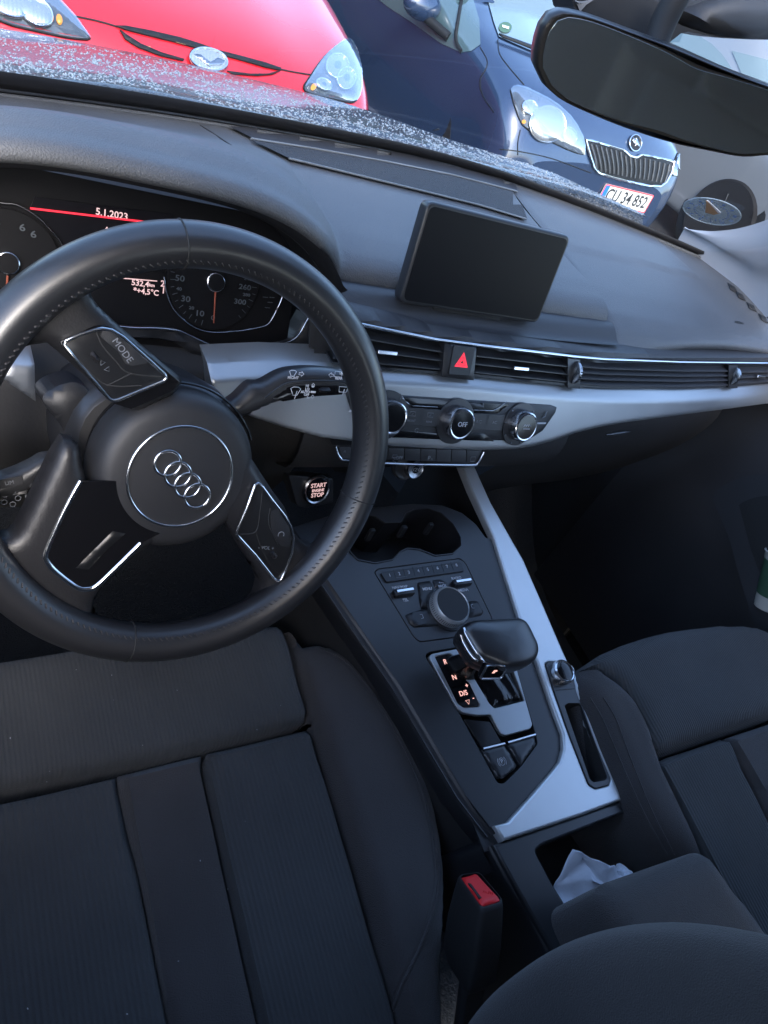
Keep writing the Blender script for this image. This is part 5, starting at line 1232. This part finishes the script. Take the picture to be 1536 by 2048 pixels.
# ================================================================== PARKING DISC
pc = cast((1425, 419), TW, 0)
nn = np.array([-.28, -.50, -.82]); nn /= np.linalg.norm(nn)
PD = Fr(pc + nn * .004, np.cross([0, -.84, .54], nn), (0, -.84, .54))
pd_ = thing('parking_disc', 'round clear parking disc with blue print and a tan pointer stuck low on the windscreen', 'parking disc', pc)
M['pdc'] = mat('clear_frosted_plastic', (.42, .50, .54), .3); M['pdc'].node_tree.nodes['Principled BSDF'].inputs['Alpha'].default_value = .30
M['blue'] = mat('blue_print', (.05, .10, .25), .6); M['tan'] = mat('tan_pointer', (.35, .20, .10), .6)
rd = .047
plate('disc', [(rd * math.cos(a), rd * math.sin(a)) for a in np.linspace(0, 6.283, 48, endpoint=False)], PD, M['pdc'], pd_, th=.001, bev=.0002)
tube('disc_rim', [PD.p(rd * math.cos(a), rd * math.sin(a)) for a in np.linspace(0, 6.283, 48, endpoint=False)], .0008, M['pdc'], pd_, True, seg=6)
for k in range(12):
    a = k * math.pi / 6; fr = PD.at(.037 * math.cos(a), .037 * math.sin(a), .0008, a - math.pi / 2); text('disc_hour', str((12 - k - 1) % 12 + 1), fr, .009, M['blue'], pd_)
for k in range(24):
    a = k * math.pi / 12; plate('disc_tick', [(-.0006, .026), (.0006, .026), (.0006, .030), (-.0006, .030)], PD.at(0, 0, .0008, a), M['blue'], pd_, th=.0003, bev=.00005)
PD2 = PD.at(0, 0, .002)
cq = PD.loop(KS((1185, 712), (1268, 782), (1228, 792), (1180, 778)))
plate('disc_pointer', cq, PD, M['tan'], pd_, th=.001, bev=.0002, h=.003)
cq = PD.loop(KS((1190, 708), (1200, 712), (1270, 778), (1255, 782)))
plate('pointer_edge', cq, PD, M['white'], pd_, th=.001, bev=.0002, h=.0035)
# ================================================================== GROUND
def asphalt():
    m = mat('wet_asphalt', (.022, .023, .025), .6, spec=.25, bump=[('noise', 180, .5, .004), ('noise', 3, .2, .02)], var=.3); return m
M['asphalt'] = asphalt()
g = mesh('ground', [(-200, -200, GZ), (200, -200, GZ), (200, 200, GZ), (-200, 200, GZ)], [(0, 1, 2, 3)], M['asphalt'], None, False); g['kind'] = 'structure'
for k, x in enumerate((-1.35, 1.55, 4.35)):
    l = mesh('parking_line', [(x - .05, 1.2, GZ + .004), (x + .05, 1.2, GZ + .004), (x + .05, 6.8, GZ + .004), (x - .05, 6.8, GZ + .004)], [(0, 1, 2, 3)], M['white'], None, False); l['kind'] = 'structure'

# ================================================================== OTHER CARS
M['redp'] = mat('red_car_paint', (.37, .006, .010), .22, .0, coat=1., bump=('noise', 14, .02, .004))
M['bluep'] = mat('dark_blue_car_paint', (.018, .036, .080), .26, .3, coat=1., bump=('noise', 14, .02, .004))
M['silp'] = mat('silver_car_paint', (.20, .215, .23), .28, .4, coat=1.)
M['whip'] = mat('pale_silver_car_paint', (.30, .325, .35), .3, .2, coat=1.)
M['cglass'] = mat('tinted_car_glass', (.05, .085, .095), .06, 0, spec=.8, coat=1.)
M['tyre'] = mat('tyre_rubber', (.012, .012, .013), .9, spec=.1, bump=('noise', 60, .2, .002))
M['rimm'] = mat('grey_wheel', (.04, .043, .047), .6, .3, spec=.2)
M['blk'] = mat('black_car_trim', (.010, .011, .012), .5, spec=.2)
M['refl'] = mat('headlight_reflector', (.42, .45, .48), .22, .75, bump=('ribx', 30, .12, .006))
M['refd'] = mat('headlight_bezel', (.10, .11, .12), .25, .6, bump=[('vor', 18, .4, .02)])
M['lens'] = glassmat('headlight_lens', (.93, .96, .98), .55)
M['amber'] = mat('amber_bulb', (.50, .17, .02), .25, .3, emit=(1, .5, .1), es=.1)
M['plate'] = mat('number_plate_white', (.45, .45, .43), .5); M['plb'] = mat('number_plate_blue', (.01, .12, .55), .4); M['plr'] = mat('number_plate_red', (.6, .05, .06), .4); M['ink'] = mat('plate_ink', (.01, .01, .01), .5)
M['slat'] = mat('grille_slat_plastic', (.05, .055, .06), .4)
class Car:
    def __init__(s, name, label, loc, yaw, paint, group='cars parked around our own'):
        s.T = thing(name, label, 'car', (loc[0], loc[1], GZ), group); s.c, s.k = math.cos(yaw), math.sin(yaw); s.loc = loc; s.paint = paint
    def w(s, p): x, y, z = p; return np.array([s.loc[0] + x * s.c - y * s.k, s.loc[1] + x * s.k + y * s.c, GZ + z])
    # local: nose at y = 0 pointing to -y, body extends to +y
    def body(s, st, gh, n=5):
        """st: stations (y, half width, centre top z, shoulder z, sill z)"""
        rows = []
        for y, w, zt, zs, zb in st:
            h = [(0, zt), (.35 * w, zt - .004), (.62 * w, zt - .018 - .10 * (zt - zs)), (.84 * w, zs + .35 * (zt - zs)), (.955 * w, zs - .01), (1.0 * w, zs - .10), (1.0 * w, (zs + zb) * .5), (.985 * w, zb + .12), (.95 * w, zb), (.80 * w, zb - .01)]
            rows.append([(-x, z) for x, z in h[::-1]] + h[1:])
        rows = [[s.w((x, y, z)) for x, z in r] for r, (y, *_) in zip(rows, st)]
        b = surf(rows, n, n, 'body', s.paint, s.T)
        r0 = cr(rows[0], n); c = r0.mean(0); s.cap = sheet(np.array([r0, c + (r0 - c) * .55, c + (r0 - c) * .05]), 'front_bumper', s.paint, s.T)
        return b
    def house(s, st, mt, name='cabin', n=4):
        """st: (y, belt half width, belt z, roof half width, roof z)"""
        rows = [[s.w((x, y, z)) for x, z in [(-bw, bz), (-(bw * .6 + rw * .4), bz * .6 + rz * .4), (-rw, rz - .06), (-rw * .8, rz - .01), (0, rz + .012), (rw * .8, rz - .01), (rw, rz - .06), (bw * .6 + rw * .4, bz * .6 + rz * .4), (bw, bz)]] for y, bw, bz, rw, rz in st]
        return surf(rows, n, n, name, mt, s.T)
    def wheel(s, x, y, r=.31):
        sgn = 1 if x > 0 else -1; o = s.w((x, y, r)); ax = s.w((x + sgn, y, r)) - o
        u = s.w((x, y + 1, r)) - o; v = np.cross(ax, u); f = Fr(o, u, v)
        t = lathe('wheel', [(r * .66, -.10), (r * .9, -.11), (r, -.09), (r, .07), (r * .93, .10), (r * .68, .095)], f, M['tyre'], s.T, 44)
        lathe('rim', [(r * .68, .094), (r * .64, .095), (r * .60, .080), (r * .2, .076), (.0001, .080)], f, M['rimm'], t, 36)
        for k in range(5):
            a = k * 1.2566; tube('spoke', [f.p(.05 * math.cos(a), .05 * math.sin(a), .07), f.p(r * .63 * math.cos(a), r * .63 * math.sin(a), .082)], .022, M['rimm'], t, seg=6, flat=.5)
        lathe('arch', [(r * 1.20, -.02), (r * 1.20, .072), (r * 1.16, .074), (r * .96, .073)], f, M['blk'], s.T, 44, cap=False)
        return f

# ---- red car straight ahead
rc = Car('red_car', 'bright red car facing us beyond the bonnet, with a round silver badge in its nose', (.255, 2.10), R(4), M['redp'])
ST = [(.0, .50, .60, .56, .30), (.03, .66, .66, .60, .24), (.10, .76, .725, .66, .20), (.22, .82, .785, .72, .18), (.42, .85, .845, .79, .17), (.70, .865, .905, .85, .17), (1.0, .87, .965, .90, .17), (1.2, .87, .99, .93, .17), (2.0, .87, .99, .95, .17), (3.2, .86, 1.0, .97, .18), (3.8, .80, .98, .95, .2), (4.0, .62, .9, .86, .3)]
rb_ = rc.body(ST, None)
rc.house([(1.05, .78, .95, .66, .985), (1.35, .80, .95, .62, 1.18), (1.8, .82, .95, .60, 1.42), (2.4, .82, .96, .60, 1.46), (3.2, .80, .97, .58, 1.43), (3.8, .72, .97, .52, 1.2), (3.95, .66, .95, .5, 1.0)], M['cglass'])
for x, y in ((-.74, .75), (.74, .75), (-.74, 3.3), (.74, 3.3)): rc.wheel(x, y)
# ---- dark blue car
bc = Car('blue_car', 'dark blue car with a chrome framed grille above number plate CU 34 852', (2.96, 2.86), R(8), M['bluep'])
ST = [(.0, .68, .62, .55, .26), (.03, .80, .70, .60, .22), (.09, .84, .80, .70, .19), (.20, .86, .88, .78, .18), (.45, .84, .95, .86, .18), (.75, .85, 1.01, .92, .18), (.98, .855, 1.05, .96, .18), (1.5, .86, 1.05, .98, .18), (2.6, .86, 1.05, .99, .18), (3.6, .84, 1.05, 1.0, .2), (4.0, .76, 1.0, .96, .25), (4.1, .6, .9, .88, .3)]
bb_ = bc.body(ST, None)
bh_ = bc.house([(.90, .78, 1.0, .66, 1.035), (1.15, .80, 1.0, .64, 1.22), (1.55, .83, 1.0, .63, 1.50), (2.2, .84, 1.0, .62, 1.58), (3.2, .83, 1.02, .61, 1.57), (3.9, .78, 1.02, .58, 1.5), (4.08, .7, 1.0, .54, 1.05)], M['bluep'])
for x, y in ((-.74, .72), (.74, .72), (-.74, 3.3), (.74, 3.3)): bc.wheel(x, y)
# ---- pale silver car, third in the row
s1 = Car('silver_car', 'pale silver car farthest right in the row, its side window and front wheel arch showing', (6.12, 2.80), R(3), M['silp'])
ST = [(.0, .56, .66, .58, .26), (.03, .70, .74, .62, .22), (.10, .78, .84, .72, .19), (.24, .83, .92, .80, .18), (.5, .86, 1.0, .90, .18), (.85, .87, 1.07, .97, .18), (1.1, .875, 1.11, 1.0, .18), (2.6, .88, 1.12, 1.03, .18), (3.6, .85, 1.1, 1.03, .2), (4.1, .78, 1.05, 1.0, .25), (4.2, .6, .95, .9, .3)]
s1b = s1.body(ST, None)
s1h = s1.house([(1.0, .80, 1.04, .68, 1.09), (1.35, .82, 1.04, .66, 1.32), (1.85, .85, 1.05, .65, 1.58), (2.6, .86, 1.06, .64, 1.65), (3.4, .84, 1.07, .62, 1.62), (4.0, .78, 1.06, .58, 1.3)], M['silp'])
for x, y in ((-.79, .85), (.79, .85), (-.79, 3.4), (.79, 3.4)): s1.wheel(x, y, .33)

# ------------------------------------------------------------------ details of the red car
def ploop(pts, n=None): return [tuple(p) for p in (resample(cr(pts, 5, True), n, True) if n else pts)]
def line_on(pxs, tree, r, mt, parent, name, off=.001, n=40, smooth_=True, closed=False):
    q = resample(cr(pxs, 5, closed) if smooth_ else pxs, n, closed); P = [cast(tuple(p), tree, off) for p in q]; P = [p for p in P if p is not None]
    if len(P) > 2: return tube(name, P, r, mt, parent, closed and len(P) == n, seg=6)
TRed = bvh(rb_, rc.cap)
def headlight(loop, tree, parent, blobs, cell=9):
    h = decal('headlight', loop, tree, .004, M['refd'], parent, cell)
    for q, rx, ry, rot, mt, dm in blobs:
        lp = [(q[0] + rx * math.cos(a) * math.cos(rot) - ry * math.sin(a) * math.sin(rot), q[1] + rx * math.cos(a) * math.sin(rot) + ry * math.sin(a) * math.cos(rot)) for a in np.linspace(0, 6.283, 28, endpoint=False)]
        rf_ = decal('reflector', lp, tree, .008, M[mt], h, 5, dome=dm, r=min(rx, ry))
        if mt == 'refl': line_on(lp, tree, .004, M['chrome'], h, 'reflector_ring', .011, 40, False, True); decal('bulb', [(q[0] + .32 * (x - q[0]), q[1] + .32 * (y - q[1])) for x, y in lp], tree, .014, M['cglass'], h, 5)
    decal('lens', loop, tree, .016, M['lens'], h, cell, dome=.02, r=18)
    line_on(loop, tree, .0035, M['blk'], h, 'headlight_gap', .003, 70, False, True)
    return h
hlL = [(-120, -60), (-20, -62), (40, -50), (112, -2), (150, 38), (181, 80), (150, 78), (125, 74), (60, 60), (25, 52), (-60, 20)]
headlight(hlL, TRed, rc.T, [((20, 5), 45, 30, .5, 'refl', .01), ((72, 28), 36, 24, .6, 'refl', .012), ((118, 42), 6, 11, -.2, 'amber', .01)])
hlR = ploop([(1388, 163), (1412, 195), (1430, 250), (1440, 325), (1432, 385), (1410, 412), (1345, 402), (1270, 385), (1212, 360), (1235, 315), (1290, 238), (1345, 188)], 40)
hlR = [(x * .5, y * .5) for x, y in hlR]
headlight(hlR, TRed, rc.T, [((672, 135), 22, 24, .3, 'refl', .012), ((690, 160), 18, 22, .2, 'refl', .012), ((645, 172), 16, 10, .5, 'refl', .01), ((625, 176), 5, 8, .6, 'amber', .008)])
line_on(K1((300, 66), (390, 85), (470, 108)), TRed, .003, M['blk'], rc.T, 'bonnet_gap', .0005)
line_on(K1((1120, 278), (1180, 290), (1242, 300)), TRed, .003, M['blk'], rc.T, 'bonnet_gap', .0005)
gr = decal('grille_slot', K1((462, 108), (500, 108), (600, 127), (720, 155), (800, 180), (870, 205), (960, 228), (1060, 255), (1122, 276), (1118, 284), (1060, 272), (960, 243), (880, 222), (800, 200), (700, 172), (590, 145), (500, 122)), TRed, .004, M['blk'], rc.T, 8, th=.006)
decal('grille_slot', K1((478, 122), (500, 140), (560, 178), (640, 212), (735, 240), (730, 246), (640, 226), (550, 192), (500, 160)), TRed, .004, M['blk'], rc.T, 8, th=.006)
decal('grille_slot', K1((905, 286), (1000, 298), (1070, 298), (1122, 284), (1090, 300), (1030, 306), (930, 300)), TRed, .004, M['blk'], rc.T, 8, th=.004)
for q in ((722, 175), (915, 224), (580, 190)): 
    decal('grille_clip', K1((q[0] - 20, q[1] - 8), (q[0] + 20, q[1] + 1), (q[0] + 18, q[1] + 9), (q[0] - 20, q[1] - 1)), TRed, .006, M['tan'], gr, 8)
ec = K1((828, 247))[0]; ering = [(ec[0] + 37 * math.cos(a), ec[1] + 21 * math.sin(a) + 6 * math.cos(a)) for a in np.linspace(0, 6.283, 36, endpoint=False)]
em = decal('badge', ering, TRed, .012, M['refl'], rc.T, 6, th=.006)
line_on(ering, TRed, .0045, M['chrome'], em, 'badge_ring', .014, 60, False, True)
decal('badge_wing', [(ec[0] + a, ec[1] + b) for a, b in ((-30, -10), (-16, -8), (2, 6), (18, -2), (32, 4), (24, 12), (8, 12), (0, 14), (-8, 8), (-22, -2))], TRed, .016, M['chromeD'], em, 6, th=.003)

# ------------------------------------------------------------------ details of the blue car
TBl = bvh(bb_, bh_, bc.cap)
wl_ = [(x, y) for x, y in K2((400, -140), (405, -60), (418, 20), (437, 90), (458, 150), (530, 182), (600, 212), (760, 280), (900, 335), (1000, 300), (1100, -140))]
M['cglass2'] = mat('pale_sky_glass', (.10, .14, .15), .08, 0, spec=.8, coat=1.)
wn = decal('windscreen', wl_, TBl, .006, M['cglass2'], bc.T, 12)
decal('wiper', K2((452, 152), (520, 176), (600, 205), (600, 216), (540, 192), (470, 165)), TBl, .022, M['blk'], bc.T, 10, th=.01)
stc = [(1009 + 13 * math.cos(a), 58 + 11 * math.sin(a)) for a in np.linspace(0, 6.283, 24, endpoint=False)]
stk_ = decal('sticker', stc, TBl, .010, M['cupg'], wn, 6); decal('sticker_mark', [(1002, 54), (1016, 58), (1015, 63), (1003, 59)], TBl, .013, M['white'], stk_, 6)
hl = KS((60, 92), (72, 76), (95, 70), (145, 82), (200, 108), (260, 136), (330, 180), (390, 232), (435, 292), (465, 350), (478, 400), (476, 455), (440, 448), (380, 425), (310, 392), (230, 358), (170, 322), (125, 285), (100, 230), (76, 160))
headlight(hl, TBl, bc.T, [(KS((265, 285))[0], 36, 36, .5, 'refl', .03), (KS((165, 190))[0], 15, 13, .3, 'refl', .01), (KS((390, 345))[0], 17, 13, 1.0, 'refl', .01), (KS((280, 305))[0], 5, 4, 0, 'amber', .01), (KS((132, 270))[0], 4, 4, 0, 'amber', .01)])
hl = KS((1058, 394), (1082, 400), (1090, 440), (1088, 500), (1078, 545), (1055, 572), (1025, 580), (985, 575), (975, 560), (995, 500), (1015, 450), (1035, 415))
headlight(hl, TBl, bc.T, [(KS((1040, 490))[0], 11, 20, .2, 'refl', .01)])
gf = KS((483, 370), (560, 388), (640, 412), (705, 432), (735, 462), (775, 472), (800, 456), (890, 474), (990, 496), (975, 560), (945, 610), (910, 635), (850, 630), (720, 602), (630, 578), (560, 556), (530, 520), (505, 450))
go = decal('grille', gf, TBl, .006, M['blk'], bc.T, 8, th=.004)
line_on(gf, TBl, .0075, M['chrome'], go, 'grille_frame', .010, 90, False, True)
for k in range(17):
    t = k / 16; a = KS((512 + t * 448, 395 + t * 118 + (14 if .4 < t < .65 else 0)), (548 + t * 385, 540 + t * 78)); line_on([a[0], ((a[0][0] + a[1][0]) / 2 + 1, (a[0][1] + a[1][1]) / 2), a[1]], TBl, .0055, M['slat'], go, 'grille_slat', .012, 8)
bx_ = [KS((768 + 34 * math.cos(a), 390 + 45 * math.sin(a)))[0] for a in np.linspace(0, 6.283, 30, endpoint=False)]
bd = decal('badge', bx_, TBl, .008, M['blk'], bc.T, 5, th=.004); line_on(bx_, TBl, .004, M['chrome'], bd, 'badge_ring', .010, 44, False, True)
decal('badge_mark', KS((748, 372), (762, 382), (752, 362), (770, 376), (768, 358), (782, 384), (790, 412), (772, 404), (758, 410), (770, 396), (756, 392)), TBl, .013, M['chrome'], bd, 5, th=.002)
# number plate: a flat board with its own writing
P0 = cast(KS((715, 705))[0], TBl, .012); ax_ = bc.w((1, 0, 0)) - bc.w((0, 0, 0)); nb = bc.w((0, -1, 0)) - bc.w((0, 0, 0))
PF_ = Fr(P0, -ax_ if ax_[0] < 0 else ax_, (0, .08, 1)); 
npl = plate('number_plate', fillet([(-.262, -.058), (.262, -.058), (.262, .058), (-.262, .058)], .01), PF_, M['plate'], bc.T, th=.006, bev=.001)
plate('plate_border', [fillet([(-.262, -.058), (.262, -.058), (.262, .058), (-.262, .058)], .01), fillet([(-.255, -.051), (.255, -.051), (.255, .051), (-.255, .051)], .008)[::-1]], PF_, M['plr'], npl, th=.001, bev=.0002, h=.0015)
plate('plate_band', [(-.256, -.050), (-.215, -.050), (-.215, .050), (-.256, .050)], PF_, M['plb'], npl, th=.001, bev=.0002, h=.0012)
text('plate_text', 'CU', PF_.at(-.145, 0, .0012), .098, M['ink'], npl, bold=.0014); text('plate_text', '34 852', PF_.at(.09, 0, .0012), .098, M['ink'], npl, bold=.0014)
# panel gaps, side window, mirror
line_on(K2((455, 160), (462, 215), (500, 270), (560, 340)), TBl, .003, M['blk'], bc.T, 'bonnet_gap', .0008)
line_on(K2((385, 190), (412, 240), (408, 275), (385, 320), (395, 380), (440, 450)), TBl, .003, M['blk'], bc.T, 'door_gap', .0008)
line_on(K2((545, 520), (535, 570), (535, 620)), TBl, .003, M['blk'], bc.T, 'bumper_gap', .0008)
line_on(KS((0, 425), (120, 440), (300, 480), (520, 560)), TBl, .003, M['blk'], bc.T, 'bumper_gap', .0008)
sg = decal('side_window', K2((-120, -160), (330, -160), (356, 0), (380, 80), (386, 180), (350, 205), (310, 210), (230, 175), (120, 95), (20, 30), (-120, -80)), TBl, .004, M['cglass'], bc.T, 12)
line_on(K2((320, -60), (300, 60), (290, 160), (312, 208)), TBl, .010, M['blk'], sg, 'window_bar', .006)
mc = cast(K2((200, 50))[0], TBl, .10)
if mc is not None:
    bm = bmesh.new(); bmesh.ops.create_uvsphere(bm, u_segments=28, v_segments=18, radius=1)
    for v in bm.verts:
        z = v.co.z; v.co = Vector((v.co.x * .125, v.co.y * (.075 if v.co.y < 0 else .05), z * .075))
    bm.transform(Matrix.Rotation(R(8), 4, 'Z')); bm.transform(Matrix.Translation(Vector(mc)))
    mo_ = frm(bm, 'side_mirror', M['bluep'], bc.T)
    tube('mirror_foot', [mc + np.array([.02, 0, -.04]), cast(K2((260, 150))[0], TBl, .0)], .025, M['blk'], bc.T, seg=10)

# ------------------------------------------------------------------ pale car's windows, brick building, added horizon block
TPl = bvh(s1b, s1h, s1.cap)
decal('side_window', KM((955, 214), (1050, 256), (1140, 312), (1215, 388), (1262, 455), (1290, 508), (1150, 440), (1000, 372), (850, 305)), TPl, .01, M['cglass2'], s1.T, 8)
decal('side_window', KM((1282, 362), (1400, 392), (1560, 436), (1700, 480), (1700, 680), (1536, 612), (1352, 530)), TPl, .01, M['cglass2'], s1.T, 8)
decal('quarter_glass', KM((945, 200), (800, 290), (820, 304), (915, 300), (950, 215)), TPl, .012, M['cglass'], s1.T, 8)
def brick(col, mortar):
    m = mat('brick_wall', col, .85); nt = m.node_tree; b = nt.nodes['Principled BSDF']; t = nt.nodes.new('ShaderNodeTexBrick'); tc = nt.nodes.new('ShaderNodeTexCoord')
    mp = nt.nodes.new('ShaderNodeMapping'); mp.inputs['Rotation'].default_value = (R(90), 0, 0); nt.links.new(tc.outputs['Object'], mp.inputs[0]); nt.links.new(mp.outputs[0], t.inputs['Vector'])
    t.inputs['Color1'].default_value = (*col, 1); t.inputs['Color2'].default_value = (*[c * .7 for c in col], 1); t.inputs['Mortar'].default_value = (*mortar, 1); t.inputs['Scale'].default_value = 2.2
    nt.links.new(t.outputs['Color'], b.inputs['Base Color']); return m
M['brick'] = brick((.22, .07, .05), (.12, .11, .10)); M['wallg'] = mat('horizon_block_wall', (.06, .062, .065), .85, bump=('noise', 6, .3, .02), var=.3); M['roofd'] = mat('dark_roof', (.04, .04, .045), .7)
M['winlit'] = mat('house_window', (.03, .04, .05), .1, spec=.8)
def building(name, label, c, s, mt, nwin, face):
    t = thing(name, label, 'building', (c[0], c[1], GZ), 'buildings behind the car park'); x, y = c; w, d, h = s
    box('wall', (x, y, GZ + h / 2), (w, d, h), M[mt], t, bev=0)
    if w >= d: surf([[(x - w / 2 - .3, y - d / 2 - .4, GZ + h), (x + w / 2 + .3, y - d / 2 - .4, GZ + h)], [(x - w / 2 - .3, y, GZ + h + d * .35), (x + w / 2 + .3, y, GZ + h + d * .35)], [(x - w / 2 - .3, y + d / 2 + .4, GZ + h), (x + w / 2 + .3, y + d / 2 + .4, GZ + h)]], 1, 1, 'roof', M['roofd'], t)
    for k in range(nwin):
        u = (k + .5) / nwin - .5
        p = (x + u * w, y + face * d / 2, GZ + 1.7) if w >= d else (x + face * w / 2, y + u * d, GZ + 1.7)
        sz = (1.1, .08, 1.2) if w >= d else (.08, 1.1, 1.2)
        f = box('window', p, sz, M['whip'], t, bev=.01); box('pane', (p[0] + (0 if w >= d else face * .02), p[1] + (face * .02 if w >= d else 0), p[2]), (sz[0] - .12 * (w >= d), sz[1] - .12 * (w < d), sz[2] - .14), M['winlit'], f, bev=0)
building('brick_building', 'low red brick building beyond the pale car at the far right edge', (20, 17), (44, 8, 3.0), 'brick', 9, -1)
building('horizon_block_building', 'added dark building out of view on the left, blocking the bright horizon', (-14, 9), (8, 34, 3.2), 'wallg', 7, 1)  # added out of view: cuts the bright horizon and darkens reflections
EXPO = 2.62
# ================================================================== CAMERA, SKY, SUN
cd = bpy.data.cameras.new('camera'); cam = bpy.data.objects.new('camera', cd); COL.objects.link(cam); sc.camera = cam
cd.sensor_fit = 'VERTICAL'; cd.sensor_height = 36; cd.sensor_width = 27; cd.lens = FPX / 2048 * 36; cd.clip_start = .02; cd.clip_end = 500
m3 = Matrix((CM[0], -CM[1], -CM[2])).transposed()
cam.matrix_world = Matrix.Translation(Vector(CAM)) @ m3.to_4x4()
sc.render.resolution_x = 768; sc.render.resolution_y = 1024
w = bpy.data.worlds.new('World'); sc.world = w; w.use_nodes = True; nt = w.node_tree
sky = nt.nodes.new('ShaderNodeTexSky'); sky.sky_type = 'NISHITA'; sky.sun_disc = False
SUN_EL, SUN_AZ = R(38), R(200)
sky.sun_elevation = SUN_EL; sky.sun_rotation = SUN_AZ; sky.dust_density = 2.2; sky.air_density = 1.0; sky.ozone_density = 2.8
nt.links.new(sky.outputs[0], nt.nodes['Background'].inputs[0]); nt.nodes['Background'].inputs[1].default_value = .15
sd = bpy.data.lights.new('sun', 'SUN'); so_ = bpy.data.objects.new('sun', sd); COL.objects.link(so_)
sd.energy = .5; sd.angle = R(20); sd.color = (1, .95, .9)
d = Vector((math.sin(SUN_AZ) * math.cos(SUN_EL), math.cos(SUN_AZ) * math.cos(SUN_EL), math.sin(SUN_EL)))
so_.rotation_euler = d.to_track_quat('Z', 'Y').to_euler(); so_.location = (0, 0, 8)
sc.view_settings.view_transform = 'Standard'; sc.view_settings.look = 'None'; sc.view_settings.exposure = EXPO; sc.view_settings.gamma = 1
sc.cycles.max_bounces = 8; sc.cycles.transparent_max_bounces = 16; sc.cycles.use_denoising = True
